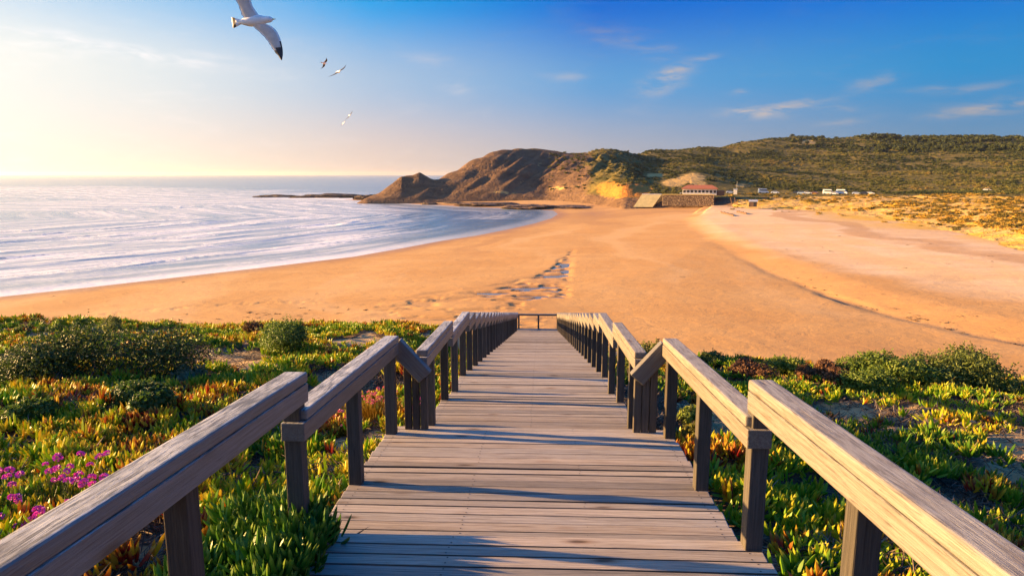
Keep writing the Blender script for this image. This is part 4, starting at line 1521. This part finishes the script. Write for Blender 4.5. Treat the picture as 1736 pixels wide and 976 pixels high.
def build_far_plants():
    random.seed(5)
    col = hidden_collection('far_bush', [bush_mesh('far_bush', M_SCRUB, 110, .34) for _ in range(4)])
    X, Y, z, px, py, green, sand_lit, dunes = HILL
    DD = np.hypot(X, Y)
    n = 26000
    u = RNG.uniform(930, 1800, n)
    d = 345 + (960 - 345) * RNG.random(n) ** 1.0
    a, b, _ = pix_ray(u, 310.0)
    az = np.arctan2(a, b)
    x, y = np.sin(az) * d, np.cos(az) * d
    zz = hill_z(x, y)
    qx, qy = proj(x, y, zz)
    gm = fbm(x / 28, y / 28, 501, 4)
    flat = (d > 368) & (d < 425) & (qx > 1195) & (qx < 1500)
    sand = np.zeros(n)
    for (cx, cy, rx, ry) in ((1175, 302, 28, 11), (1140, 310, 26, 8), (1110, 297, 24, 4), (1195, 316, 18, 6), (1255, 314, 14, 4), (1080, 322, 28, 14), (1030, 320, 20, 14), (1370, 241, 16, 5)):
        sand = np.maximum(sand, np.exp(-(((qx - cx) / rx) ** 2 + ((qy - cy) / ry) ** 2)))
    ok = (qy < 329) & ~flat & (sand < .45) & (zz > 5)
    ok &= RNG.random(n) < np.where(qx < 1060, .35, smooth(.34, .55, gm) * .85 + .15)
    x, y, zz, d, qx, qy = x[ok], y[ok], zz[ok], d[ok], qx[ok], qy[ok]
    n = len(x)
    s = RNG.uniform(.7, 1.9, n) * (1 + .35 * smooth(500, 900, d))
    rot = np.stack([np.zeros(n), np.zeros(n), RNG.uniform(0, 6.28, n)], -1)
    tint = np.clip(.42 + (fbm(x / 40, y / 40, 503, 3) - .5) * 1.3 + RNG.normal(0, .12, n) - .25 * smooth(262, 245, qy) * (qx > 1350), 0, 1)
    scatter('hill_scrub', np.stack([x, y, zz - .15], -1), rot, np.stack([s, s, s * .8], -1), tint, RNG.integers(0, 4, n), col)
    # wood along the skyline
    tcol = hidden_collection('ridge_tree', [bush_mesh('ridge_tree', M_SCRUB, 170, .30, 1.1, True) for _ in range(4)])
    n = 1500
    u = RNG.uniform(1290, 1850, n)
    d = RNG.uniform(760, 960, n)
    a, b, _ = pix_ray(u, 310.0)
    az = np.arctan2(a, b)
    x, y = np.sin(az) * d, np.cos(az) * d
    zz = hill_z(x, y)
    ok = RNG.random(n) < smooth(1290, 1560, u) * smooth(.3, .5, fbm(x / 60, y / 60, 511, 3) + .1 * smooth(1500, 1650, u))
    x, y, zz = x[ok], y[ok], zz[ok]
    n = len(x)
    s = RNG.uniform(2.2, 4.4, n)
    rot = np.stack([np.zeros(n), np.zeros(n), RNG.uniform(0, 6.28, n)], -1)
    scatter('ridge_wood', np.stack([x, y, zz], -1), rot, np.stack([s, s, s * .9], -1), RNG.uniform(0, .3, n), RNG.integers(0, 4, n), tcol)
    # tufts on the far dunes
    ucol = hidden_collection('dune_tuft', [bush_mesh('dune_tuft', M_TUFT, 80, .36, .6) for _ in range(3)])
    n = 9000
    u = RNG.uniform(1235, 1950, n)
    d = RNG.uniform(140, 400, n)
    a, b, _ = pix_ray(u, 350.0)
    az = np.arctan2(a, b)
    x, y = np.sin(az) * d, np.cos(az) * d
    hz = hill_z(x, y)
    bz, _, _ = beach_z(x, y)
    zz = np.maximum(hz, bz)
    qx, qy = proj(x, y, zz)
    lim = np.interp(qx, [1235, 1330, 1420, 1560, 1640, 1736, 1950], [344, 347, 354, 374, 384, 396, 415])
    p = smooth(8, -14, qy - lim) * smooth(.36, .60, fbm(x / 13, y / 13, 521, 3)) + .02 * (qy < lim + 14)
    ok = (RNG.random(n) < p) & (qy > 329)
    x, y, zz, qy = x[ok], y[ok], zz[ok], qy[ok]
    n = len(x)
    s = RNG.uniform(.45, 1.35, n)
    rot = np.stack([np.zeros(n), np.zeros(n), RNG.uniform(0, 6.28, n)], -1)
    scatter('dune_tufts', np.stack([x, y, zz - .08], -1), rot, np.stack([s * 1.2, s * 1.2, s * .75], -1), RNG.random(n) ** 1.2, RNG.integers(0, 3, n), ucol)


build_far_plants()


def build_wrack():
    random.seed(77)
    var = []
    for k in range(4):
        mb = MB()
        for j in range(16):
            a = random.uniform(0, 6.28)
            finger(mb, (random.gauss(0, .22), random.gauss(0, .12), 0), (math.cos(a), math.sin(a), random.uniform(-.1, .35)), random.uniform(.12, .4), random.uniform(.02, .05), random.random(), -.15)
        var.append(mb.mesh('wrack', M_TWIG))
    col = hidden_collection('wrack', var)
    n = 5200
    u = RNG.uniform(-50, 1800, n)
    v = 352 + (640 - 352) * RNG.random(n)
    x, y = pix_plane(u, v, 2.6)
    z, d, cd = beach_z(x, y)
    l1 = np.interp(u, [0, 200, 450, 650, 900], [543, 529, 512, 505, 470])
    p = .5 * np.exp(-((v - l1 - 4) / 7) ** 2) * (u < 640) + .5 * np.exp(-((cd - 1) / 2.5) ** 2) * (u > 1250) + .012 + .05 * np.exp(-((d - 9) / 4) ** 2)
    p = p + .10 * smooth(1150, 1400, u) * smooth(470, 400, v)
    ok = (RNG.random(n) < p * smooth(.42, .6, fbm(x / 11, y / 11, 131, 3) + .08)) & (d > 5)
    x, y = x[ok], y[ok]
    z = beach_z(x, y)[0]
    n = len(x)
    rot = np.stack([RNG.normal(0, .1, n), RNG.normal(0, .1, n), RNG.uniform(0, 6.28, n)], -1)
    sc_ = RNG.uniform(.4, 1.25, n)
    scatter('beach_wrack', np.stack([x, y, z + .01], -1), rot, np.repeat(sc_[:, None], 3, 1), RNG.random(n) * .8, RNG.integers(0, 4, n), col)


build_wrack()

# ================================================================== ROCKS
def mat_rock():
    m, T = new_mat('wet_shore_rock')
    P = T.n('ShaderNodeNewGeometry').outputs['Position']
    n = T.noise(P, 0.5, 6, 0.65, 0.5)
    s = T.noise(T.mapping(P, (0.2, 0.2, 1.6)), 1.0, 5, 0.6, 1.0)
    c = T.mix(T.rng(n, 0.35, 0.65), (0.055, 0.032, 0.022), (0.15, 0.085, 0.05))
    c = T.mix(T.m('MULTIPLY', T.rng(s, 0.5, 0.7), 0.5), c, (0.05, 0.045, 0.02))
    b = T.bump(T.m('ADD', n, s), 0.8, 0.8)
    p = T.n('ShaderNodeBsdfPrincipled', {'Base Color': c, 'Roughness': 0.75, 'Normal': b})
    T.out(p.outputs[0])
    return m


M_ROCK = mat_rock()


def rock(name, x, y, sx, sy, sz, rz, seed, label, cat='rock', base=0.0, group=None):
    bm = bmesh.new()
    bmesh.ops.create_icosphere(bm, subdivisions=5, radius=1.0)
    co = np.array([v.co[:] for v in bm.verts])
    n = fbm(co[:, 0] * 2.2 + 7 * seed + co[:, 2], co[:, 1] * 2.2 + co[:, 2] * 1.7, 600 + seed, 5, .6)
    r = 0.62 + 0.75 * n
    st = np.floor(co[:, 2] * 5 + n * 2) / 5
    for v, k, s_ in zip(bm.verts, r, st):
        c = v.co * float(k)
        v.co = Vector((c.x * sx, c.y * sy, (c.z * .7 + float(s_) * .3 * float(k)) * sz))
    me = mesh_bm(name, bm, M_ROCK)
    o = obj(name, me, None, (x, y, base), (0, 0, rz))
    return tag(o, label, cat, group)


def at_px(px, py, z):
    a, b = pix_plane(px, py, z)
    return float(a), float(b)


def build_rocks():
    for i, (px, py, w, sz, name, lab) in enumerate([
        (560, 334, 62, 2.6, 'reef', 'long low brown reef running out from the foot of the headland'),
        (470, 333, 34, 1.5, 'reef', 'flat outermost reef with surf around it, far left of the headland'),
        (640, 338, 40, 3.4, 'rock', 'brown rocks at the seaward foot of the twin peaked point'),
        (728, 346, 14, 1.1, 'rock', 'small dark rock awash in the bay in front of the headland'),
        (770, 345, 18, 1.2, 'rock', 'flat dark rock at the edge of the rock shelf in the bay'),
        (830, 348, 56, 1.5, 'rock_shelf', 'broad dark rock shelf at the foot of the headland cliff'),
        (900, 352, 46, 1.4, 'rock_shelf', 'dark rock shelf between the bay and the headland sand'),
        (965, 352, 46, 1.0, 'rock_shelf', 'flat dark rock shelf reaching the beach right of the bay'),
    ]):
        x, y = at_px(px, py, 0.3)
        d = math.hypot(x, y)
        hw = w * d / F
        az = math.atan2(x, y)
        dep = {'reef': 12, 'rock': 7, 'rock_shelf': 16}[name]
        rock(name, x, y, hw, dep, sz, -az, i + 1, lab, 'rock', 0.5 if name == 'rock_shelf' else 0.0)


build_rocks()

# ================================================================== BUILDINGS AND VEHICLES FAR OFF
M_WHITE = mat_simple('white_render', (0.78, 0.74, 0.66), 0.8, 0, 2.0, .12)
M_ROOF = mat_simple('red_roof_tiles', (0.40, 0.13, 0.06), 0.8, 0, 3.0, .3)
M_DARK = mat_simple('dark_glass', (0.03, 0.03, 0.035), 0.25, 0, 2.0, .3)
M_OCHRE = mat_simple('ochre_render', (0.62, 0.46, 0.14), 0.8, 0, 1.5, .15)
M_TIMBER = mat_simple('brown_timber', (0.16, 0.09, 0.05), 0.8, 0, 3.0, .3)
M_BLUEG = mat_simple('pale_blue_roof', (0.42, 0.50, 0.66), 0.5, 0, 2.0, .1)
M_TYRE = mat_simple('tyre_rubber', (0.02, 0.02, 0.02), 0.8)


def mat_stonewall():
    m, T = new_mat('rubble_stone_wall')
    co = T.n('ShaderNodeTexCoord').outputs['Object']
    v = T.n('ShaderNodeTexVoronoi', {'Vector': T.mapping(co, (1.2, 1.2, 1.7)), 'Scale': 1.3})
    g = T.n('ShaderNodeSeparateColor', {0: v.outputs['Color']}).outputs[0]
    c = T.mix(g, (0.22, 0.15, 0.08), (0.52, 0.38, 0.20))
    c = T.mix(T.rng(v.outputs['Distance'], 0.35, 0.6), c, (0.12, 0.08, 0.05))
    b = T.bump(v.outputs['Distance'], 1.0, -0.25)
    p = T.n('ShaderNodeBsdfPrincipled', {'Base Color': c, 'Roughness': 0.9, 'Normal': b})
    T.out(p.outputs[0])
    return m


M_STONE = mat_stonewall()


def far_frame(px, py, D):
    """ground point at horizontal distance D in photo column px and the heading that faces the camera"""
    a, b, c = pix_ray(px, py)
    h = math.hypot(a, b)
    return a / h * D, b / h * D, CAMZ + c / h * D, -math.atan2(a, b)


def boxm(name, sx, sy, sz, mat, parent, loc, rot=(0, 0, 0), bev=0.02):
    return obj(name, bevel_box(name, sx, sy, sz, bev, mat, 1), parent, loc, rot)


def gable_roof(name, L, W, H, over, mat, parent, loc):
    bm = bmesh.new()
    x, y = L / 2 + over, W / 2 + over
    t = 0.18
    pts = [(-x, -y, 0), (x, -y, 0), (x, y, 0), (-x, y, 0), (-x + W * .35, 0, H), (x - W * .35, 0, H)]
    lo = [bm.verts.new(p) for p in pts]
    up = [bm.verts.new((p[0], p[1], p[2] + t)) for p in pts]
    for f in ((0, 1, 5, 4), (1, 2, 5), (2, 3, 4, 5), (3, 0, 4)):
        bm.faces.new([up[i] for i in f])
        bm.faces.new([lo[i] for i in reversed(f)])
    for a, b in ((0, 1), (1, 2), (2, 3), (3, 0)):
        bm.faces.new((lo[a], lo[b], up[b], up[a]))
    return obj(name, mesh_bm(name, bm, mat), parent, loc)


def build_far_things():
    random.seed(33)
    D = 352.0
    # stone retaining wall
    x, y, z, rz = far_frame(1166, 349.5, D - 6)
    k = D / F * 1.03
    w = empty('retaining_wall', (x, y, z), rz, 'rough stone retaining wall at the back of the beach below the red roofed house', 'wall')
    me = bevel_box('stone_wall', 78 * k, 2.0, 17.0 * k, 0.15, M_STONE, 2)
    obj('stone_face', me, w, (0, 1.0, 17.0 * k / 2))
    boxm('coping', 79 * k, 2.3, 0.35, M_OCHRE, w, (0, 1.0, 17.0 * k + 0.18))
    # restaurant on top of it
    x, y, z, rz = far_frame(1182, 333.2, D)
    r = empty('beach_restaurant', (x, y, z), rz, 'long white beach house with a red tiled roof above the stone wall', 'building')
    L = 52 * k
    ox = 1.0
    boxm('terrace', 46 * k, 4.2, 1.2, M_OCHRE, r, (-4 * k, -1.2, 0.35))
    boxm('wall', L, 8.0, 2.9, M_WHITE, r, (ox, 4.4, 2.2))
    n = 9
    for i in range(n):
        wx = ox - L / 2 + (i + .5) * L / n
        wd = boxm('window', L / n * .66, 0.14, 1.35, M_DARK, r, (wx, 0.38, 2.35))
        boxm('window_frame', L / n * .72, 0.10, 0.14, M_WHITE, wd, (0, -.06, -.72))
    for i in range(10):
        boxm('balustrade_post', 0.22, 0.22, 0.85, M_WHITE, r, (-4 * k - 22 * k + i * 44 * k / 9, -3.15, 1.36))
    boxm('balustrade_rail', 46 * k, 0.16, 0.14, M_WHITE, r, (-4 * k, -3.15, 1.85))
    gable_roof('roof', L, 8.4, 1.75, 0.7, M_ROOF, r, (ox, 4.4, 3.66))
    boxm('side_shed', 7 * k * 1.6, 6.0, 2.4, M_TIMBER, r, (ox + L / 2 + 2.0, 4.6, 1.7))
    # ochre slipway slab
    x, y, z, rz = far_frame(1098, 347.5, D - 2)
    s = empty('slipway', (x, y, z), rz, 'pale yellow sloping concrete slipway left of the stone wall', 'slipway')
    bm = bmesh.new()
    p = [(-7.0, -1, -1), (2.4, -1, -1), (6.8, 5, 5.1), (-3.0, 5, 5.1)]
    a = [bm.verts.new(q) for q in p]
    q2 = [bm.verts.new((q[0] + 1.0, q[1] + 7.0, -1)) for q in p]
    bm.faces.new(a)
    for i in range(4):
        bm.faces.new((a[(i + 1) % 4], a[i], q2[i], q2[(i + 1) % 4]))
    bm.faces.new(list(reversed(q2)))
    obj('slab', mesh_bm('slab', bm, mat_simple('pale_yellow_concrete', (0.66, 0.52, 0.22), .9, 0, .6, .15)), s)
    boxm('kerb', 9.6, 0.5, 0.5, M_WHITE, s, (1.9, 5.2, 5.2))

    # beach hut
    x, y, z, rz = far_frame(1276.5, 350, 318)
    h = empty('beach_hut', (x, y, z), rz, 'small brown beach hut with a pale blue roof at the top of the sand', 'hut')
    boxm('wall', 3.2, 2.6, 2.3, M_TIMBER, h, (0, 1, 1.0))
    boxm('door', 0.9, 0.1, 1.8, M_DARK, h, (0.6, -.33, .95))
    rf = boxm('roof', 3.8, 3.2, 0.5, M_BLUEG, h, (0, 1, 2.42), (.06, 0, 0))
    boxm('awning', 0.9, 2.4, 1.9, M_OCHRE, h, (-2.1, .8, .8))
    # white kiosk
    x, y, z, rz = far_frame(1246.5, 329, 372)
    z = float(hill_z(np.array([x]), np.array([y]))[0])
    h = empty('kiosk', (x, y, z), rz, 'tiny white kiosk with a mast right of the red roofed house', 'kiosk')
    boxm('wall', 1.7, 1.7, 2.6, M_WHITE, h, (0, 0, 1.2))
    boxm('roof', 2.1, 2.1, 0.25, M_BLUEG, h, (0, 0, 2.6))
    boxm('mast', 0.08, 0.08, 5.0, M_WHITE, h, (0.6, 0.4, 4.0))
    # beach steps
    x, y, z, rz = far_frame(1243, 345.5, 338)
    h = empty('beach_steps', (x, y, z), rz, 'short brown wooden steps climbing from the sand right of the stone wall', 'steps')
    for q in (-.9, .9):
        boxm('stringer', 0.25, 4.6, 0.35, M_TIMBER, h, (q, 1.6, 1.2), (.75, 0, .25))
    for i in range(7):
        boxm('tread', 1.9, 0.4, 0.12, M_TIMBER, h, (0 - i * .08, .25 + i * .46, -.05 + i * .44), (0, 0, .25))
    # driftwood fences lying on the sand
    for j, (xa, ya, xb, yb, lab) in enumerate([(1222, 355.5, 1244, 361, 'longer low dark driftwood fence on the sand below the beach steps'), (1249, 355, 1266, 358.5, 'shorter low dark driftwood fence on the sand in front of the hut')]):
        pa = np.array(at_px(xa, ya, 4.0))
        pb = np.array(at_px(xb, yb, 4.0))
        mid = (pa + pb) / 2
        bz = float(beach_z(np.array([mid[0]]), np.array([mid[1]]))[0][0])
        h = empty('driftwood_fence', (mid[0], mid[1], bz), 0, lab, 'fence')
        dv = pb - pa
        L = float(np.hypot(*dv))
        an = math.atan2(dv[1], dv[0])
        boxm('log', L, .35, .35, M_TIMBER, h, (0, 0, .35), (0, 0, an))
        for i in range(9):
            t = (i + .5) / 9 - .5
            boxm('stake', .28, .28, random.uniform(.5, 1.1), M_TIMBER, h, (dv[0] * t, dv[1] * t, .35), (random.gauss(0, .2), random.gauss(0, .2), 0))

    # vehicles
    def car_mesh(name, prof, width, mat):
        bm = bmesh.new()
        n = len(prof)
        A = [bm.verts.new((p[0], -width / 2 * p[2], p[1])) for p in prof]
        B = [bm.verts.new((p[0], width / 2 * p[2], p[1])) for p in prof]
        bm.faces.new(A)
        bm.faces.new(list(reversed(B)))
        for i in range(n):
            j = (i + 1) % n
            bm.faces.new((A[j], A[i], B[i], B[j]))
        bmesh.ops.recalc_face_normals(bm, faces=bm.faces)
        return mesh_bm(name, bm, mat)

    def wheel_mesh():
        bm = bmesh.new()
        bmesh.ops.create_cone(bm, cap_ends=True, segments=14, radius1=.34, radius2=.34, depth=.24, matrix=Matrix.Rotation(math.pi / 2, 4, 'X'))
        return mesh_bm('wheel', bm, M_TYRE)
    WM = wheel_mesh()
    CAR = [(-2.1, .3, 1), (2.05, .3, 1), (2.12, .7, .97), (1.15, .92, .95), (.45, 1.42, .80), (-1.1, 1.45, .80), (-1.95, 1.0, .94), (-2.15, .75, .97)]
    CARG = [(1.0, .95, .97), (.42, 1.36, .84), (-1.05, 1.38, .84), (-1.7, 1.02, .95)]
    VAN = [(-2.7, .35, 1), (2.65, .35, 1), (2.7, .95, .98), (2.2, 1.25, .97), (1.65, 2.05, .92), (1.5, 2.55, .90), (-2.6, 2.6, .92), (-2.75, 1.2, 1)]
    VANG = [(2.1, 1.3, .98), (1.62, 2.0, .95), (-1.9, 2.05, .955), (-1.9, 1.45, .99)]
    paints = {}

    def vehicle(px, kind, colour, cname, label, D=402.0, face=1, py=328):
        if cname not in paints:
            paints[cname] = mat_simple('paint_' + cname, colour, .3, 0, .8, .05)
        x, y, z, rz = far_frame(px, py, D)
        z = float(hill_z(np.array([x]), np.array([y]))[0])
        o = empty('parked_car' if kind == 'car' else 'camper_van', (x, y, z), rz + (0 if face > 0 else math.pi) + random.gauss(0, .15), label, kind if kind == 'car' else 'van', 'vehicles parked above the beach')
        P, G = (CAR, CARG) if kind == 'car' else (VAN, VANG)
        wd = 1.75 if kind == 'car' else 2.1
        obj('body', car_mesh('body', P, wd, paints[cname]), o)
        obj('windows', car_mesh('windows', G, wd + .03, M_DARK), o)
        for wx in ((-1.3, 1.35) if kind == 'car' else (-1.7, 1.75)):
            for sy in (-1, 1):
                obj('wheel', WM, o, (wx, sy * (wd / 2 - .1), .34))
    W_, B_, K_, BR = (.80, .80, .80), (.30, .40, .58), (.03, .035, .05), (.16, .07, .045)
    vehicle(1238, 'car', (.45, .52, .66), 'silver', 'pale blue car parked just right of the red roofed house', 380)
    vehicle(1294, 'van', B_, 'blue', 'blue van alone above the beach hut, second from the left of the parked vehicles')
    vehicle(1314, 'car', (.45, .52, .66), 'silver', 'pale blue car parked right of the blue van')
    vehicle(1351, 'car', K_, 'black', 'black car at the left end of the middle group of parked vehicles')
    vehicle(1359, 'car', B_, 'blue', 'blue car parked between the black and the first white car', 397)
    vehicle(1369, 'car', W_, 'white', 'white car in the middle group, right of the blue car')
    vehicle(1381, 'car', BR, 'brown', 'dark brown car between the white car and the white camper van')
    vehicle(1404, 'van', W_, 'white', 'tall white camper van, largest of the parked vehicles')
    vehicle(1414, 'car', W_, 'white', 'small white car right behind the large white camper van', 396)
    vehicle(1420, 'car', (.66, .62, .60), 'cream', 'cream car between the white car and the second white van', 408)
    vehicle(1427, 'van', W_, 'white', 'second white van, right of the cream car', 404)
    vehicle(1452, 'car', (.45, .52, .66), 'silver', 'pale blue car left of the black car in the right group of parked vehicles')
    vehicle(1466, 'car', K_, 'black', 'black car in the right group of parked vehicles')
    vehicle(1475, 'car', W_, 'white', 'white car at the right end of the parked vehicles')
    vehicle(1674, 'car', W_, 'white', 'lone white car far right on the road below the scrub slope', 432, py=324)


build_far_things()

# ================================================================== GULLS
M_GW = mat_simple('gull_white_feathers', (0.92, 0.90, 0.86), 0.7, 0, 12, .08)
M_GG = mat_simple('gull_grey_feathers', (0.66, 0.60, 0.54), 0.75, 0, 14, .15)
M_GD = mat_simple('gull_dark_feathers', (0.055, 0.045, 0.042), 0.7, 0, 14, .25)
M_GY = mat_simple('gull_yellow_bill', (0.70, 0.46, 0.05), 0.5)
GM = [M_GW, M_GG, M_GD, M_GY]


def gull_mesh(name, wings, scale=1.0, fold=0.12):
    """body along +x, wings along +-y, back along +z; wings: list of (sign, lead[(f,s)], trail[(f,s)], tip, dark_from)"""
    mb = MB()
    secs = [(-.215, .018, .016, 0), (-.16, .040, .034, 0), (-.07, .070, .062, 0), (.03, .083, .075, -.004), (.11, .072, .068, 0), (.165, .050, .050, .010), (.20, .045, .045, .020), (.235, .043, .042, .024), (.262, .030, .030, .022), (.276, .014, .015, .018)]
    m = 12
    vs = []
    for f, ry, rz, cz in secs:
        for k in range(m):
            a = 2 * math.pi * k / m
            vs.append(Vector((f, ry * math.cos(a), cz + rz * math.sin(a))))
    fs = []
    for j in range(len(secs) - 1):
        for k in range(m):
            k2 = (k + 1) % m
            fs.append((j * m + k, j * m + k2, (j + 1) * m + k2, (j + 1) * m + k))
    fs.append(tuple(range(m - 1, -1, -1)))
    mb.add(vs, fs, .5, None, 0)
    # bill
    b = [Vector((.272, .011, .018)), Vector((.272, -.011, .018)), Vector((.272, 0, .030)), Vector((.272, 0, .006)), Vector((.315, 0, .022)), Vector((.33, 0, .010))]
    mb.add(b, [(0, 2, 4), (2, 1, 4), (1, 3, 5), (3, 0, 5), (0, 4, 5), (1, 5, 4)], .5, None, 3)
    # eye patches
    for sy in (-1, 1):
        c = Vector((.245, sy * .040, .036))
        mb.add([c + Vector((-.007, sy * .002, 0)), c + Vector((0, sy * .002, .007)), c + Vector((.007, sy * .001, 0)), c + Vector((0, sy * .003, -.006))], [(0, 1, 2, 3)], .5, None, 2)
    # tail fan with a dark band and the feet tucked under it
    t0 = [Vector((-.19, y_, .006)) for y_ in (-.035, 0, .035)]
    t1 = [Vector((-.255, y_, .004)) for y_ in (-.06, 0, .06)]
    t2 = [Vector((-.292, y_, .002)) for y_ in (-.072, 0, .072)]
    t3 = [Vector((-.305, y_, .002)) for y_ in (-.072, 0, .072)]
    for A, B, mi in ((t0, t1, 0), (t1, t2, 2), (t2, t3, 0)):
        for i in range(2):
            q = [A[i], A[i + 1], B[i + 1], B[i]]
            dn = Vector((0, 0, .008))
            mb.add(q + [p - dn for p in q], [(0, 1, 2, 3), (7, 6, 5, 4), (0, 3, 7, 4), (1, 5, 6, 2), (3, 2, 6, 7), (0, 4, 5, 1)], .5, None, mi)
    mb.add([Vector((-.19, .03, -.030)), Vector((-.25, .045, -.014)), Vector((-.25, .02, -.014)), Vector((-.19, .015, -.032))], [(0, 1, 2, 3)], .5, None, 3)
    mb.add([Vector((-.19, -.03, -.030)), Vector((-.25, -.02, -.014)), Vector((-.25, -.045, -.014)), Vector((-.19, -.015, -.032))], [(0, 1, 2, 3)], .5, None, 3)
    # wings: strips between the leading and the trailing edge, with thickness and camber
    for sgn, lead, trail, dark, dih in wings:
        n = 16

        def curve(pts, t):
            xs = np.linspace(0, 1, len(pts))
            return np.interp(t, xs, [p[0] for p in pts]), np.interp(t, xs, [p[1] for p in pts])
        ts = np.linspace(0, 1, n)
        lf, ls = curve(lead, ts)
        tf, tsn = curve(trail, ts)
        rows = []
        ch = (0.0, .12, .35, .65, .87, 1.0)
        for i in range(n):
            row_u, row_d = [], []
            for c in ch:
                f = lf[i] * (1 - c) + tf[i] * c
                s_ = ls[i] * (1 - c) + tsn[i] * c
                jag = 0.010 * (i % 2) * (c == 1.0)
                th = 0.022 * (1 - ts[i] * .75) * (math.sin(math.pi * min(1, c * .8 + .12)) + .08)
                zc = dih * s_ * s_ + 0.035 * (1 - ts[i] * .6) * math.sin(math.pi * (c * .75 + .1))
                row_u.append(Vector((f + jag, sgn * s_, zc + th * .6)))
                row_d.append(Vector((f + jag, sgn * s_, zc - th * .4)))
            rows.append((row_u, row_d))
        for i in range(n - 1):
            for c in range(len(ch) - 1):
                tmid = (ts[i] + ts[i + 1]) / 2
                dk = tmid + (0.10 if c == 0 else 0) - (.08 if c >= 3 else 0) > dark
                mi = 2 if dk else (0 if (c == len(ch) - 2 or c == 0) else 1)
                for side in (0, 1):
                    q = [rows[i][side][c], rows[i][side][c + 1], rows[i + 1][side][c + 1], rows[i + 1][side][c]]
                    mb.add(q, [(0, 1, 2, 3)] if side == 0 else [(3, 2, 1, 0)], .5, None, mi)
            for c, mi in ((0, 0), (len(ch) - 1, 0)):
                q = [rows[i][0][c], rows[i + 1][0][c], rows[i + 1][1][c], rows[i][1][c]]
                mb.add(q, [(0, 1, 2, 3)], .5, None, 2 if ts[i] > dark else mi)
    me = mb.mesh(name, GM, True)
    bm = bmesh.new()
    bm.from_mesh(me)
    bmesh.ops.remove_doubles(bm, verts=bm.verts, dist=0.0006)
    bmesh.ops.scale(bm, vec=(scale,) * 3, verts=bm.verts)
    bm.to_mesh(me)
    bm.free()
    return me


def cam_axes():
    M = Euler(cam.rotation_euler).to_matrix()
    return M @ Vector((1, 0, 0)), M @ Vector((0, 1, 0)), M @ Vector((0, 0, 1))


def place_gull(me, px, py, dist, f_dir, s_dir, label):
    """f_dir (head) and s_dir (one wing) in right / up / towards-camera parts"""
    R, U, B = cam_axes()
    f = (R * f_dir[0] + U * f_dir[1] + B * f_dir[2]).normalized()
    s = (R * s_dir[0] + U * s_dir[1] + B * s_dir[2])
    s = (s - f * s.dot(f)).normalized()
    u = f.cross(s)
    a, b, c = pix_ray(px, py)
    d = Vector((float(a), float(b), float(c)))
    o = obj('gull', me, None, Vector((0, 0, CAMZ)) + d * dist)
    o.rotation_euler = Matrix((f, s, u)).transposed().to_euler()
    return tag(o, label, 'gull', 'gulls over the bay')


big = gull_mesh('gull_large', [
    (-1, [(.16, .05), (.24, .09), (.30, .15), (.335, .24), (.352, .33), (.360, .42), (.355, .50), (.335, .573)], [(-.05, .05), (.02, .12), (.10, .21), (.15, .28), (.185, .35), (.22, .42), (.275, .50), (.325, .575)], .66, .25),
    (1, [(.10, .05), (.06, .12), (.02, .20), (.01, .32), (0.0, .44), (-.05, .56), (-.13, .68), (-.22, .77)], [(-.13, .04), (-.155, .10), (-.165, .18), (-.20, .31), (-.21, .43), (-.22, .55), (-.23, .66), (-.235, .775)], .66, .25)])
place_gull(big, 430, 36, 9.8, (1.0, 0.10, -0.05), (-0.03, 1.0, 0.22), 'large white gull with spread wings, cut by the top picture edge')
glide = gull_mesh('gull_gliding', [(s_, [(.13, .05), (.20, .16), (.23, .28), (.20, .40), (.12, .52), (.02, .62), (-.07, .70)], [(-.08, .05), (-.04, .16), (.0, .28), (.02, .40), (.0, .52), (-.04, .62), (-.085, .70)], .55, .12) for s_ in (-1, 1)])
glide_d = gull_mesh('gull_gliding_shaded', [(s_, [(.13, .05), (.20, .16), (.23, .28), (.20, .40), (.12, .52), (.02, .62), (-.07, .70)], [(-.08, .05), (-.04, .16), (.0, .28), (.02, .40), (.0, .52), (-.04, .62), (-.085, .70)], .10, .12) for s_ in (-1, 1)])  # wing shade put into the feather colour almost to the root
place_gull(glide_d, 573.5, 122, 43, (0.75, -0.30, 0.9), (0.79, 0.60, -0.25), 'gull with shaded wings gliding below the large gull, wings spread along a diagonal')
place_gull(glide_d, 549, 107, 66, (0.75, 0.05, -0.7), (0.35, 0.62, 0.95), 'gull seen end on, just left of the gliding gull with shaded wings')
place_gull(glide_d, 592.5, 196, 84, (0.5, -0.3, 0.8), (0.72, 0.66, 0.2), 'small distant gull low in the sky below the other gulls, upper one of two')
place_gull(glide, 582, 209, 125, (0.6, -0.3, 0.8), (0.72, 0.66, 0.1), 'faintest distant gull, lowest of all the gulls')


# ================================================================== HAZE
def build_haze():
    bm = bmesh.new()
    bmesh.ops.create_cube(bm, size=1.0)
    for v in bm.verts:
        v.co = Vector((v.co.x * 46000, v.co.y * 46000, -9.5 if v.co.z < 0 else 86.0))
    m = bpy.data.materials.new('sea_haze')
    m.use_nodes = True
    T = NT(m.node_tree)
    p = T.n('ShaderNodeVolumePrincipled', {'Color': (1.0, 0.97, 0.95, 1), 'Density': 0.00006, 'Anisotropy': 0.6})
    T.n('ShaderNodeOutputMaterial', {'Volume': p.outputs[0]})
    o = obj('haze', mesh_bm('haze', bm, m))
    tag(o, kind='stuff')


build_haze()
